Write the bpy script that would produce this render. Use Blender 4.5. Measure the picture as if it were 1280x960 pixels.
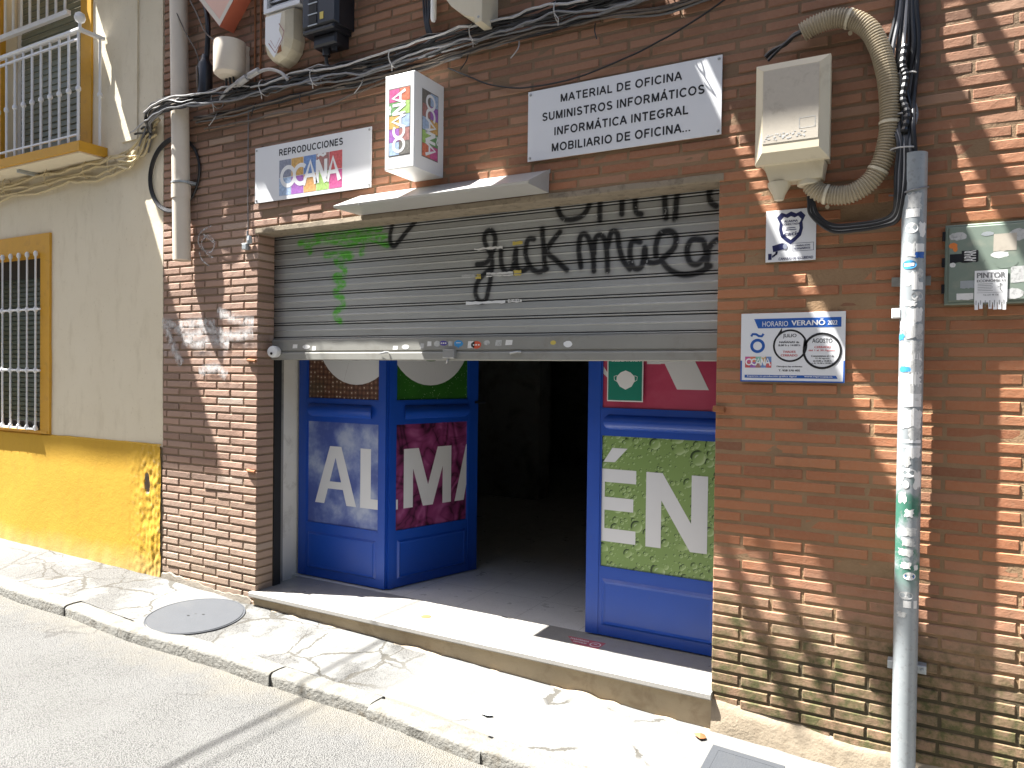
import bpy, bmesh, math, random
import numpy as np
from mathutils import Vector, Matrix, noise as mnoise
R = random.Random(7)
sc = bpy.context.scene
for o in list(bpy.data.objects): bpy.data.objects.remove(o)

# ------------------------------------------------------------------ camera
HC, DIST = 1.55, 3.33
YAW, PITCH, ROLL, FPX = 0.513149749, -0.0157275048, 0.0118536621, 938.2225
c_, s_ = math.cos, math.sin
fw = Vector((-s_(YAW)*c_(PITCH), c_(YAW)*c_(PITCH), s_(PITCH)))
r0 = Vector((c_(YAW), s_(YAW), 0)); u0 = r0.cross(fw)
rr = r0*c_(ROLL) + u0*s_(ROLL); uu = -r0*s_(ROLL) + u0*c_(ROLL)
cam_d = bpy.data.cameras.new('camera'); cam = bpy.data.objects.new('camera', cam_d)
sc.collection.objects.link(cam); sc.camera = cam
mw = Matrix.Identity(4)
for i in range(3):
    mw[i][0], mw[i][1], mw[i][2] = rr[i], uu[i], -fw[i]
mw[0][3], mw[1][3], mw[2][3] = 0, -DIST, HC
cam.matrix_world = mw
cam_d.sensor_width = 36; cam_d.lens = FPX/1280*36
cam_d.clip_start = 0.05; cam_d.clip_end = 1000
sc.render.resolution_x, sc.render.resolution_y = 1024, 768

# ------------------------------------------------------------------ light
SUN = Vector((.95, .39, -2.1)).normalized()          # the way sunlight travels
w = bpy.data.worlds.new('World'); sc.world = w; w.use_nodes = True
nt = w.node_tree; bg = nt.nodes['Background']
sky = nt.nodes.new('ShaderNodeTexSky'); sky.sky_type = 'NISHITA'; sky.sun_disc = False
sky.sun_elevation = math.asin(-SUN.z); sky.sun_rotation = math.atan2(-SUN.x, -SUN.y)
sky.air_density = 1.0; sky.dust_density = 2.5; sky.ozone_density = 1.0
nt.links.new(sky.outputs[0], bg.inputs[0]); bg.inputs[1].default_value = 0.05
sl = bpy.data.lights.new('sun', 'SUN'); sl.energy = 5.0; sl.angle = math.radians(.5); sl.color = (1, .98, .945)
so = bpy.data.objects.new('sun', sl); sc.collection.objects.link(so)
so.rotation_euler = SUN.to_track_quat('-Z', 'Y').to_euler(); so.location = (-4, -4, 12)
sc.view_settings.view_transform = 'Standard'; sc.view_settings.look = 'None'
sc.view_settings.exposure = 2.45; sc.view_settings.gamma = 1
sc.view_settings.use_curve_mapping = False
sc.render.engine = 'CYCLES'

# ------------------------------------------------------------------ helpers
COL = sc.collection
def thing(name, label, cat, loc=(0, 0, 0), group=None):
    o = bpy.data.objects.new(name, None); COL.objects.link(o); o.location = loc
    o.empty_display_size = .05
    o['label'] = label; o['category'] = cat
    if group: o['group'] = group
    return o
def tag(o, label, cat, group=None):
    o['label'] = label; o['category'] = cat
    if group: o['group'] = group
    return o
def origin(o):
    v = Vector((0, 0, 0))
    while o is not None:
        v += o.location; o = o.parent
    return v

class MB:
    """collects geometry in world coordinates"""
    def __init__(s): s.v = []; s.f = []; s.m = []; s.c = []; s.cc = 1.0
    def add(s, vs, fs, m=0):
        b = len(s.v); s.v += [tuple(p) for p in vs]; s.c += [s.cc]*len(vs)
        s.f += [tuple(b+i for i in f) for f in fs]; s.m += [m]*len(fs)
    def box(s, a, b, m=0):
        x0, y0, z0 = a; x1, y1, z1 = b
        s.add([(x0,y0,z0),(x1,y0,z0),(x1,y1,z0),(x0,y1,z0),(x0,y0,z1),(x1,y0,z1),(x1,y1,z1),(x0,y1,z1)],
              [(0,3,2,1),(4,5,6,7),(0,1,5,4),(1,2,6,5),(2,3,7,6),(3,0,4,7)], m)
    def cbox(s, a, b, ch=.004, m=0):
        """box whose edges facing -y are chamfered"""
        x0, y0, z0 = a; x1, y1, z1 = b
        ring = lambda d, y: [(x0+d,y,z0+d),(x1-d,y,z0+d),(x1-d,y,z1-d),(x0+d,y,z1-d)]
        vs = ring(ch, y0)+ring(0, y0+ch)+ring(0, y1)
        fs = [(0,1,2,3)]
        for k in (0, 4):
            for i in range(4):
                j = (i+1) % 4; fs.append((k+4+i, k+4+j, k+j, k+i))
        fs.append((11,10,9,8)); s.add(vs, fs, m)
    def poly(s, pts, m=0): s.add(pts, [tuple(range(len(pts)))], m)
    def prism(s, pts, d, m=0):
        """polygon pts (3D) extruded by vector d"""
        n = len(pts); d = Vector(d); q = [tuple(Vector(p)+d) for p in pts]
        s.add(list(pts)+q, [tuple(range(n)), tuple(range(2*n-1, n-1, -1))]+[(i, n+i, n+(i+1) % n, (i+1) % n) for i in range(n)], m)
    def tube(s, path, r, n=8, m=0, cap=True, rf=None):
        P = [Vector(p) for p in path]; N = len(P)
        if N < 2: return
        t0 = (P[1]-P[0]).normalized(); ref = Vector((0, 0, 1)) if abs(t0.z) < .9 else Vector((1, 0, 0))
        a = t0.cross(ref).normalized(); vs = []
        for i in range(N):
            t = (P[min(i+1, N-1)]-P[max(i-1, 0)]).normalized()
            a = (a - t*a.dot(t)).normalized(); b = t.cross(a)
            ri = r(i) if callable(r) else r
            for k in range(n):
                g = 2*math.pi*k/n; vs.append(P[i]+a*(ri*math.cos(g))+b*(ri*math.sin(g)))
        fs = []
        for i in range(N-1):
            for k in range(n):
                l = (k+1) % n; fs.append((i*n+k, i*n+l, (i+1)*n+l, (i+1)*n+k))
        if cap: fs += [tuple(range(n-1, -1, -1)), tuple((N-1)*n+k for k in range(n))]
        s.add(vs, fs, m)
    def lathe(s, o, axis, prof, n=20, m=0):
        """prof: list of (radius, offset along axis)"""
        ax = Vector(axis).normalized(); ref = Vector((0, 0, 1)) if abs(ax.z) < .9 else Vector((1, 0, 0))
        a = ax.cross(ref).normalized(); b = ax.cross(a); o = Vector(o); vs = []
        for r, h in prof:
            for k in range(n):
                g = 2*math.pi*k/n; vs.append(o+ax*h+a*(r*math.cos(g))+b*(r*math.sin(g)))
        fs = [(i*n+k, i*n+(k+1) % n, (i+1)*n+(k+1) % n, (i+1)*n+k) for i in range(len(prof)-1) for k in range(n)]
        fs += [tuple(range(n-1, -1, -1)), tuple((len(prof)-1)*n+k for k in range(n))]
        s.add(vs, fs, m)
    def build(s, name, mats, parent=None, smooth=False, attr=None, fix=True):
        me = bpy.data.meshes.new(name)
        off = origin(parent) if parent is not None else Vector((0, 0, 0))
        me.from_pydata([(v[0]-off.x, v[1]-off.y, v[2]-off.z) for v in s.v], [], s.f)
        if not isinstance(mats, (list, tuple)): mats = [mats]
        for m in mats: me.materials.append(m)
        me.polygons.foreach_set('material_index', s.m)
        if attr:
            at = me.attributes.new(attr, 'FLOAT', 'POINT'); at.data.foreach_set('value', s.c)
        if fix:
            bm = bmesh.new(); bm.from_mesh(me); bmesh.ops.recalc_face_normals(bm, faces=bm.faces); bm.to_mesh(me); bm.free()
        me.update()
        o = bpy.data.objects.new(name, me); COL.objects.link(o)
        if parent is not None: o.parent = parent
        if smooth:
            me.polygons.foreach_set('use_smooth', [True]*len(me.polygons))
            try: me.set_sharp_from_angle(angle=math.radians(35))
            except Exception: pass
        return o
def struct(o): o['kind'] = 'structure'; return o

class Fr:
    """flat drawing frame: origin, right, up; height h is towards the viewer"""
    def __init__(s, o, r, u): s.o = Vector(o); s.r = Vector(r).normalized(); s.u = Vector(u).normalized(); s.n = s.r.cross(s.u)
    def p(s, a, b, h=0): return s.o + s.r*a + s.u*b + s.n*h
    def rect(s, mb, a0, b0, a1, b1, h, m=0): mb.poly([s.p(a0,b0,h), s.p(a1,b0,h), s.p(a1,b1,h), s.p(a0,b1,h)], m)
    def poly(s, mb, pts, h, m=0): mb.poly([s.p(a,b,h) for a, b in pts], m)
    def slab(s, mb, a0, b0, a1, b1, h0, h1, m=0):
        mb.prism([s.p(a0,b0,h0), s.p(a1,b0,h0), s.p(a1,b1,h0), s.p(a0,b1,h0)], s.n*(h1-h0), m)
    def ring(s, mb, a, b, r1, r2, h, m=0, n=36, sx=1):
        vs = []; fs = []
        for k in range(n):
            g = 2*math.pi*k/n
            vs += [s.p(a+sx*r1*math.cos(g), b+r1*math.sin(g), h), s.p(a+sx*r2*math.cos(g), b+r2*math.sin(g), h)]
        for k in range(n): j = (k+1) % n; fs.append((2*k, 2*k+1, 2*j+1, 2*j))
        mb.add(vs, fs, m)
    def disc(s, mb, a, b, rx, rz, h, m=0, n=20, wob=0):
        mb.poly([s.p(a+rx*math.cos(2*math.pi*k/n)*(1+wob*R.uniform(-1, 1)), b+rz*math.sin(2*math.pi*k/n)*(1+wob*R.uniform(-1, 1)), h) for k in range(n)], m)
    def stroke(s, mb, pts, wd, h, m=0):
        """polyline ribbon"""
        P = [Vector(p) for p in pts]; L = []
        for i in range(len(P)):
            t = (P[min(i+1, len(P)-1)]-P[max(i-1, 0)])
            t = t.normalized() if t.length > 1e-9 else Vector((1, 0)); nn = Vector((-t.y, t.x))
            L += [s.p(*(P[i]+nn*wd/2), h), s.p(*(P[i]-nn*wd/2), h)]
        mb.add(L, [(2*i, 2*i+1, 2*i+3, 2*i+2) for i in range(len(P)-1)], m)
    def text(s, mb, t, a0, b0, a1, b1, h, m=0, bold=0.0, box=None):
        """lettering stretched into the box"""
        vs, fs, bb = glyphs(t, 0)
        sx = (a1-a0)/(bb[2]-bb[0]); sz = (b1-b0)/(bb[3]-bb[1])
        for i, q in enumerate((0, -1, 1) if bold else (0,)):      # heavier weight: three passes a hair apart
            mb.add([s.p(a0+(x-bb[0])*sx+q*bold*sx, b0+(y-bb[1])*sz, h+.00005*i) for x, y in vs], fs, m)
    def caps(s, mb, t, a0, b0, a1, b1, h, wd=.155, m=0):
        """plain grotesque capitals drawn as strokes of even weight; b0..b1 is the cap height"""
        adv = 0; out = []
        for ch in t:
            w_, st = GROT.get(ch, (.3, []))
            out.append((adv, st)); adv += w_+.16
        adv -= .16; sx = (a1-a0)/adv; sz = b1-b0; e = wd*sz; k = 0
        for ad, st in out:
            for ln in st:
                P = [(a0+(ad+x)*sx, b0+y*sz) for x, y in ln]; s.stroke(mb, P, e, h+.00004*(k % 5), m); k += 1
def arc(cx, cy, rx, ry, a0, a1, n=14): return [(cx+rx*math.cos(math.radians(a0+(a1-a0)*i/n)), cy+ry*math.sin(math.radians(a0+(a1-a0)*i/n))) for i in range(n+1)]
_v = lambda x: [(x, 0), (x, 1)]
_O = arc(.40, .5, .33, .44, 0, 360, 28)
_Aa = [[(.0, 0), (.32, 1)], [(.32, 1), (.64, 0)], [(.12, .34), (.52, .34)]]
GROT = {'A': (.64, _Aa), '\u00c1': (.64, _Aa+[[(.30, 1.10), (.44, 1.26)]]), 'B': (.62, [_v(.08), [(.08, .93), (.36, .93)]+arc(.36, .72, .19, .21, 90, -90)+[(.08, .51)], [(.36, .51)]+arc(.37, .29, .2, .22, 90, -90)+[(.08, .07)]]),
 'C': (.70, [arc(.40, .5, .33, .44, 42, 318, 24)]), 'D': (.70, [_v(.08), [(.08, .93), (.33, .93)]+arc(.33, .5, .29, .43, 90, -90, 18)+[(.08, .07)]]),
 'E': (.58, [_v(.08), [(.08, .93), (.58, .93)], [(.08, .52), (.53, .52)], [(.08, .07), (.59, .07)]]), 'F': (.54, [_v(.08), [(.08, .93), (.55, .93)], [(.08, .50), (.49, .50)]]),
 'G': (.76, [arc(.40, .5, .33, .44, 45, 325, 24), [(.69, .20), (.69, .46)], [(.42, .45), (.76, .45)]]), 'I': (.16, [_v(.08)]), 'L': (.52, [_v(.08), [(.08, .07), (.53, .07)]]),
 'M': (.78, [_v(.08), _v(.70), [(.09, 1), (.39, .03)], [(.39, .03), (.69, 1)]]), 'N': (.68, [_v(.08), _v(.60), [(.09, 1), (.59, 0)]]), 'O': (.80, [_O]),
 'P': (.62, [_v(.08), [(.08, .93), (.34, .93)]+arc(.34, .69, .21, .24, 90, -90)+[(.08, .45)]]), 'R': (.68, [_v(.08), [(.08, .93), (.36, .93)]+arc(.36, .70, .20, .23, 90, -90)+[(.08, .47)], [(.36, .46), (.64, 0)]]),
 'S': (.62, [arc(.31, .73, .22, .21, 20, 250, 14)+arc(.31, .27, .24, .21, 90, -160, 16)]), 'T': (.60, [_v(.30), [(0, .93), (.60, .93)]]), 'U': (.68, [[(.08, 1), (.08, .36)]+arc(.34, .36, .26, .31, 180, 360, 14)+[(.60, 1)]]),
 ' ': (.18, []), '.': (.14, [[(.07, 0), (.07, .14)]])}
_G = {}
def glyphs(t, bold):
    k = (t, bold)
    if k in _G: return _G[k]
    cu = bpy.data.curves.new('lettering', 'FONT'); cu.body = t; cu.resolution_u = 3
    cu.fill_mode = 'FRONT'
    ob = bpy.data.objects.new('lettering', cu); COL.objects.link(ob)
    dg = bpy.context.evaluated_depsgraph_get(); dg.update()
    me = bpy.data.meshes.new_from_object(ob.evaluated_get(dg))
    vs = [(v.co.x, v.co.y) for v in me.vertices]; fs = [tuple(p.vertices) for p in me.polygons]
    bpy.data.objects.remove(ob); bpy.data.meshes.remove(me); bpy.data.curves.remove(cu)
    xs = [v[0] for v in vs]; ys = [v[1] for v in vs]
    _G[k] = (vs, fs, (min(xs), min(ys), max(xs), max(ys))); return _G[k]
def smooth_path(pts, n=8, closed=False):
    P = [Vector(p) for p in pts]; out = []
    for i in range(len(P)-1):
        p0 = P[max(i-1, 0)]; p1 = P[i]; p2 = P[i+1]; p3 = P[min(i+2, len(P)-1)]
        for k in range(n):
            t = k/n
            out.append(.5*((2*p1)+(p2-p0)*t+(2*p0-5*p1+4*p2-p3)*t*t+(3*p1-p0-3*p2+p3)*t**3))
    out.append(P[-1]); return out

# ------------------------------------------------------------------ materials
class N:
    def __init__(s, name):
        s.m = bpy.data.materials.new(name); s.m.use_nodes = True; s.t = s.m.node_tree
        s.b = s.t.nodes['Principled BSDF']; s.pos = s.t.nodes.new('ShaderNodeNewGeometry').outputs['Position']
    def n(s, kind, **kw):
        x = s.t.nodes.new('ShaderNode'+kind)
        for k, v in kw.items(): setattr(x, k, v)
        return x
    def l(s, a, b): s.t.links.new(a, b)
    def set(s, x, i, v):
        if hasattr(v, 'is_output') or isinstance(v, bpy.types.NodeSocket): s.l(v, x.inputs[i])
        else: x.inputs[i].default_value = v
    def noise(s, scale, detail=4, rough=.55, vec=None, dist=0):
        x = s.n('TexNoise'); x.inputs['Scale'].default_value = scale; x.inputs['Detail'].default_value = detail
        x.inputs['Roughness'].default_value = rough; x.inputs['Distortion'].default_value = dist
        s.l(vec if vec is not None else s.pos, x.inputs['Vector']); return x.outputs['Fac']
    def vor(s, scale, feature='F1', vec=None, out='Distance', rnd=1):
        x = s.n('TexVoronoi', feature=feature); x.inputs['Scale'].default_value = scale; x.inputs['Randomness'].default_value = rnd
        s.l(vec if vec is not None else s.pos, x.inputs['Vector']); return x.outputs[out]
    def math(s, op, a, b=0.0, clamp=False):
        x = s.n('Math', operation=op); x.use_clamp = clamp; s.set(x, 0, a); s.set(x, 1, b); return x.outputs[0]
    def ramp(s, f, lo, hi, a=0.0, b=1.0):
        x = s.n('MapRange'); x.clamp = True; s.set(x, 0, f); x.inputs[1].default_value = lo; x.inputs[2].default_value = hi
        x.inputs[3].default_value = a; x.inputs[4].default_value = b; return x.outputs[0]
    def mix(s, f, a, b, mode='MIX'):
        x = s.n('MixRGB', blend_type=mode); s.set(x, 0, f); s.set(x, 1, a if not isinstance(a, tuple) else (*a, 1)[:4]); s.set(x, 2, b if not isinstance(b, tuple) else (*b, 1)[:4]); return x.outputs[0]
    def cramp(s, f, stops):
        x = s.n('ValToRGB'); s.l(f, x.inputs[0]); e = x.color_ramp.elements
        while len(e) < len(stops): e.new(.5)
        for i, (p, c) in enumerate(stops): e[i].position = p; e[i].color = (*c, 1)
        return x.outputs[0]
    def xyz(s):
        x = s.n('SeparateXYZ'); s.l(s.pos, x.inputs[0]); return x.outputs
    def attr(s, name):
        x = s.n('Attribute'); x.attribute_name = name; return x.outputs
    def scale(s, v):
        x = s.n('Mapping'); s.l(s.pos, x.inputs[0]); x.inputs['Scale'].default_value = v; return x.outputs[0]
    def col(s, c): s.set(s.b, 'Base Color', c if not isinstance(c, tuple) else (*c, 1)[:4])
    def rough(s, v): s.set(s.b, 'Roughness', v)
    def bump(s, h, strength=.5, dist=.01):
        x = s.n('Bump'); s.set(x, 'Height', h); x.inputs['Strength'].default_value = strength; x.inputs['Distance'].default_value = dist
        s.l(x.outputs[0], s.b.inputs['Normal'])
def simple(name, c, rough=.5, metal=0, var=.15, vs=9, dirt=None, bs=0, bstr=.3, bd=.003, spec=.5):
    k = N(name); base = (*c, 1)
    d = tuple(x*(1-var) for x in c); e = tuple(min(1, x*(1+var)) for x in c)
    o = k.mix(k.noise(vs, 5, .6), d, e)
    if dirt:
        o = k.mix(k.ramp(k.noise(dirt[1], 6, .65, dist=.4), dirt[2], dirt[2]+.18, 0, dirt[3]), o, dirt[0])
    k.col(o); k.rough(rough); k.b.inputs['Metallic'].default_value = metal; k.b.inputs['Specular IOR Level'].default_value = spec
    if bs: k.bump(k.noise(bs, 5, .6), bstr, bd)
    return k.m

def brick_material():
    k = N('fired_brick'); X, Y, Z = k.xyz(); t = k.attr('tint')['Fac']
    warm = k.cramp(t, [(0, (.17, .068, .034)), (.15, (.275, .10, .044)), (.5, (.36, .132, .056)), (.8, (.41, .162, .070)), (1, (.33, .15, .082))])
    dull = k.cramp(t, [(0, (.23, .15, .115)), (.25, (.31, .185, .135)), (.5, (.34, .225, .175)), (.75, (.38, .235, .175)), (1, (.42, .33, .27))])  # left pier: greyer brick, lightened to hold sunlit brightness in the colour
    high = k.cramp(t, [(0, (.16, .078, .046)), (.4, (.25, .125, .075)), (.8, (.30, .155, .095)), (1, (.32, .20, .13))])  # upper courses: darker brown, shade put into the brick colour
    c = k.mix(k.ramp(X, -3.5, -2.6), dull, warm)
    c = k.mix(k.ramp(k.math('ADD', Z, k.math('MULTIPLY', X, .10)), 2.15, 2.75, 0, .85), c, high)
    c = k.mix(k.ramp(k.noise(60, 6, .7), .3, .7, 0, .45), c, k.mix(.5, c, (.40, .27, .17)))
    c = k.mix(k.ramp(k.noise(5, 6, .7), .56, .78, 0, .3), c, (.35, .22, .13))        # cement smear
    c = k.mix(k.ramp(k.noise(3.1, 5, .6), .58, .76, 0, .4), c, (.12, .07, .045))      # soot
    # sun-washed brightness painted into the low right-hand courses, then moss and damp
    nz = k.noise(6, 6, .72); dn = k.math('SUBTRACT', nz, .5)
    pale = k.math('MULTIPLY', k.ramp(k.math('ADD', Z, k.math('MULTIPLY', dn, .5)), .85, .5), k.ramp(X, -3.0, -2.0))
    c = k.mix(k.math('MULTIPLY', pale, .62), c, (.37, .255, .185))
    hgt = k.math('ADD', Z, k.math('MULTIPLY', dn, .75))
    damp = k.math('MULTIPLY', k.ramp(hgt, .66, .40), k.ramp(X, -3.0, -2.0))
    blot = k.ramp(k.noise(13, 5, .7), .40, .60); damp = k.math('MULTIPLY', damp, k.math('ADD', k.math('MULTIPLY', blot, .65), .35))
    mossc = k.mix(k.noise(24, 5, .7), (.026, .030, .010), (.125, .125, .038))
    c = k.mix(k.math('MULTIPLY', damp, .95), c, mossc)
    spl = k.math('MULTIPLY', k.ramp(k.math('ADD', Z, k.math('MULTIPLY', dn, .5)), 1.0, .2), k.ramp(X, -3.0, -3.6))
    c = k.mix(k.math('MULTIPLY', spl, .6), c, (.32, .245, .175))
    # old white spray mist left on the pilaster
    mist = k.math('MULTIPLY', k.ramp(k.math('ABSOLUTE', k.math('SUBTRACT', Z, 1.74)), .20, .02), k.ramp(X, -3.6, -3.9))
    c = k.mix(k.math('MULTIPLY', mist, k.ramp(k.noise(7, 5, .65), .42, .66, 0, .6)), c, (.46, .43, .42))
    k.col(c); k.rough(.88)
    h = k.math('ADD', k.noise(140, 6, .7), k.math('MULTIPLY', k.noise(28, 4, .6), 1.4))
    k.bump(h, .42, .004); return k.m
def mortar_material():
    k = N('mortar'); X, Y, Z = k.xyz()
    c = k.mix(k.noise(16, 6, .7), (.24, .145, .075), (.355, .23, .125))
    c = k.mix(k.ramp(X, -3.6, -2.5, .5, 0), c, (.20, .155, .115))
    c = k.mix(k.ramp(k.math('ADD', Z, k.math('MULTIPLY', X, .10)), 2.15, 2.75, 0, .6), c, (.15, .10, .065))  # same upper shade put into the joint colour
    c = k.mix(k.ramp(k.noise(3, 5), .5, .72, 0, .5), c, (.16, .11, .07))
    nz = k.noise(6, 6, .72); hgt = k.math('ADD', Z, k.math('MULTIPLY', k.math('SUBTRACT', nz, .5), .75))
    damp = k.math('MULTIPLY', k.ramp(hgt, .52, .30), k.ramp(X, -1.2, -.4, .5, .9))
    c = k.mix(k.math('MULTIPLY', damp, k.ramp(X, -3, -2)), c, (.045, .042, .022))
    k.col(c); k.rough(.95); k.bump(k.noise(110, 6, .7), .8, .006); return k.m
def stucco(name, a, b, dirtc, rough_edge=False):
    k = N(name); X, Y, Z = k.xyz()
    c = k.mix(k.noise(2.2, 7, .62), a, b)
    c = k.mix(k.ramp(k.noise(9, 7, .7, vec=k.scale((1, 1, .35))), .52, .8, 0, .5), c, dirtc)
    c = k.mix(k.math('MULTIPLY', k.ramp(k.noise(34, 5, .7), .62, .7), .5), c, dirtc)
    if rough_edge:
        hz = k.math('ADD', Z, k.math('MULTIPLY', k.noise(6, 5), -.16))
        c = k.mix(k.ramp(hz, .2, .06, 0, .55), c, (.50, .36, .15))
        pe = k.math('MULTIPLY', k.ramp(X, -5.05, -4.68), k.ramp(k.noise(26, 5, .7), .56, .62))
        c = k.mix(k.math('MULTIPLY', pe, .6), c, (.60, .42, .16))
        ex = k.math('DIVIDE', k.math('ADD', X, 4.80), .030); ez = k.math('DIVIDE', k.math('SUBTRACT', Z, .738), .072)
        rd = k.math('ADD', k.math('SQRT', k.math('ADD', k.math('POWER', ex, 2), k.math('POWER', ez, 2))), k.math('MULTIPLY', k.math('SUBTRACT', k.noise(22, 4), .5), 1.3))
        c = k.mix(k.math('LESS_THAN', rd, 1.0), c, (.20, .165, .125))
    k.col(c); k.rough(.9)
    h = k.math('ADD', k.noise(90, 6, .65), k.math('MULTIPLY', k.noise(17, 5, .6), 1.2)); k.bump(h, .3, .005); return k.m

M = {}
M['brick'] = brick_material(); M['mortar'] = mortar_material()
M['cream'] = stucco('cream_stucco', (.70, .61, .44), (.78, .695, .525), (.52, .43, .28))
M['yellow'] = stucco('ochre_stucco', (.50, .275, .016), (.60, .36, .028), (.42, .22, .02), True)
M['ochre'] = simple('ochre_paint', (.60, .31, .02), .6, var=.12, dirt=((.42, .22, .03), 12, .55, .6), bs=60, bstr=.2)
M['cement'] = simple('cement', (.30, .245, .175), .95, var=.25, vs=6, dirt=((.17, .13, .085), 7, .5, .6), bs=60, bstr=.5, bd=.006)
M['lintel'] = simple('lintel_render', (.27, .22, .155), .9, var=.3, vs=12, dirt=((.12, .09, .06), 20, .52, .8), bs=70, bstr=.6)
M['white'] = simple('white_enamel', (.80, .80, .79), .35, var=.04, dirt=((.55, .50, .42), 5, .62, .35))
M['signwhite'] = simple('white_sign_sheet', (.74, .745, .75), .3, var=.03, dirt=((.6, .57, .5), 4, .66, .3))
M['boxwhite'] = simple('lightbox_paint', (.76, .755, .73), .4, var=.04, dirt=((.55, .45, .3), 6, .62, .45))
M['black'] = simple('black_ink', (.012, .012, .013), .5, var=.1)
M['blackplastic'] = simple('black_plastic', (.012, .013, .017), .38, var=.3, dirt=((.10, .09, .08), 14, .6, .3))
M['blue'] = None
M['cable_black'] = simple('black_cable', (.016, .016, .017), .4, var=.3, dirt=((.09, .08, .07), 20, .6, .4))
M['cable_grey'] = simple('grey_cable', (.16, .16, .165), .4, var=.2, dirt=((.12, .11, .10), 16, .52, .6))
M['cable_pale'] = simple('pale_cable', (.42, .41, .40), .4, var=.15, dirt=((.22, .20, .18), 14, .54, .7))
M['cable_brown'] = simple('dusty_cable', (.14, .11, .085), .6, var=.3, dirt=((.05, .04, .03), 14, .52, .7))
M['cable_cream'] = simple('cream_painted_cable', (.60, .49, .28), .6, var=.12, dirt=((.25, .18, .09), 18, .56, .7))
M['pvc'] = simple('pale_drainpipe', (.66, .58, .47), .5, var=.07, dirt=((.42, .33, .23), 5, .58, .5))
M['polyester'] = simple('cream_plastic', (.63, .56, .41), .45, var=.06, dirt=((.34, .27, .17), 5, .56, .6))
M['polypanel'] = simple('weathered_plastic_panel', (.48, .43, .35), .55, var=.08, vs=60, dirt=((.33, .28, .22), 22, .55, .6))
M['conduit'] = simple('corrugated_conduit', (.40, .335, .23), .55, var=.12, dirt=((.2, .15, .09), 8, .55, .6))
M['galv'] = simple('galvanised_steel', (.42, .45, .46), .42, metal=.35, var=.12, vs=24, dirt=((.26, .26, .25), 12, .55, .6))
M['steel'] = simple('dull_steel', (.40, .40, .39), .4, metal=.6, var=.15)
M['railing'] = simple('white_painted_iron', (.72, .72, .72), .4, var=.06, dirt=((.45, .40, .33), 15, .6, .5))
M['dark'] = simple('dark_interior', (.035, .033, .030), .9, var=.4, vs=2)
M['dimwall'] = simple('dim_plaster', (.30, .29, .255), .9, var=.4, vs=1.6, dirt=((.10, .095, .085), 3, .5, .8))
M['paleplaster'] = simple('pale_jamb_plaster', (.78, .74, .64), .8, var=.08, dirt=((.42, .37, .29), 7, .56, .6), bs=40, bstr=.2)
M['gap'] = simple('black_guide_rail', (.010, .010, .010), .7)
M['ivory'] = simple('ivory_hood_paint', (.42, .41, .385), .35, var=.05, dirt=((.45, .40, .32), 6, .6, .5))
M['red_siren'] = simple('faded_red_plastic', (.58, .16, .09), .4, var=.15, vs=5)
M['peach_siren'] = simple('faded_peach_plastic', (.74, .44, .32), .4, var=.12, vs=8)
M['rust'] = simple('rust_patch', (.26, .10, .035), .8, var=.3)
M['ironlid'] = simple('cast_iron', (.043, .047, .053), .6, metal=0, var=.10, vs=10, dirt=((.058, .06, .06), 5, .55, .5), bs=120, bstr=.4)
M['greenbox'] = simple('green_steel_door', (.19, .235, .19), .45, var=.15, vs=6, dirt=((.32, .32, .25), 9, .56, .6))
M['bluewrit'] = simple('blue_print', (.02, .10, .38), .4, var=.05)
M['navy'] = simple('navy_print', (.018, .022, .085), .4, var=.05)
M['redprint'] = simple('red_print', (.55, .10, .10), .4, var=.05)
M['greyprint'] = simple('grey_print', (.20, .20, .20), .5, var=.05)
M['paper'] = simple('sticker_paper', (.72, .71, .68), .55, var=.08, vs=40, dirt=((.40, .38, .34), 60, .54, .6))
M['paperdirty'] = simple('torn_sticker_paper', (.50, .50, .48), .65, var=.2, vs=50, dirt=((.22, .22, .21), 70, .5, .8))
M['orange'] = simple('orange_sticker', (.68, .20, .045), .5, var=.1)
M['skyblue'] = simple('blue_sticker', (.045, .27, .56), .5, var=.1)
M['violet'] = simple('violet_sticker', (.07, .05, .30), .5, var=.1)
M['redstk'] = simple('red_sticker', (.62, .09, .04), .5, var=.1)
M['yellowstk'] = simple('yellow_sticker', (.60, .47, .10), .6, var=.1)
M['teal'] = simple('teal_card', (.0, .20, .135), .45, var=.04)
M['pinkmat'] = simple('red_floor_sticker', (.42, .10, .12), .6, var=.3, vs=60)
M['blind'] = simple('dark_green_blind', (.055, .072, .05), .5, var=.2)
M['blindup'] = simple('olive_blind', (.17, .19, .15), .5, var=.2)
for nme, cc in dict(l_slate=(.20, .22, .30), l_amber=(.62, .34, .05), l_blue=(.10, .22, .50), l_brown=(.34, .12, .10), l_red=(.60, .05, .05),
                    l_sky=(.32, .44, .62), l_purple=(.30, .07, .40), l_orange=(.62, .30, .06), l_lime=(.32, .52, .10), l_magenta=(.55, .04, .22),
                    l_green=(.10, .30, .07), l_teal=(.15, .42, .32), l_dark=(.10, .09, .07), l_flame=(.62, .12, .03)).items():
    kk = N(nme); kk.col(kk.mix(kk.ramp(kk.noise(70, 4), .35, .65), tuple(x*.72+.06 for x in cc), tuple(min(.8, x*1.02+.10) for x in cc))); kk.rough(.35); M[nme] = kk.m
def blue_paint():
    k = N('blue_door_paint'); c = k.mix(k.noise(4, 6, .6), (.007, .055, .34), (.011, .075, .42))
    c = k.mix(k.ramp(k.noise(40, 5, .7), .63, .72, 0, .35), c, (.05, .09, .22)); k.col(c)
    k.rough(k.ramp(k.noise(12, 5), .3, .7, .28, .42)); k.bump(k.noise(50, 3), .08, .002); return k.m
M['blue'] = blue_paint()

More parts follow.
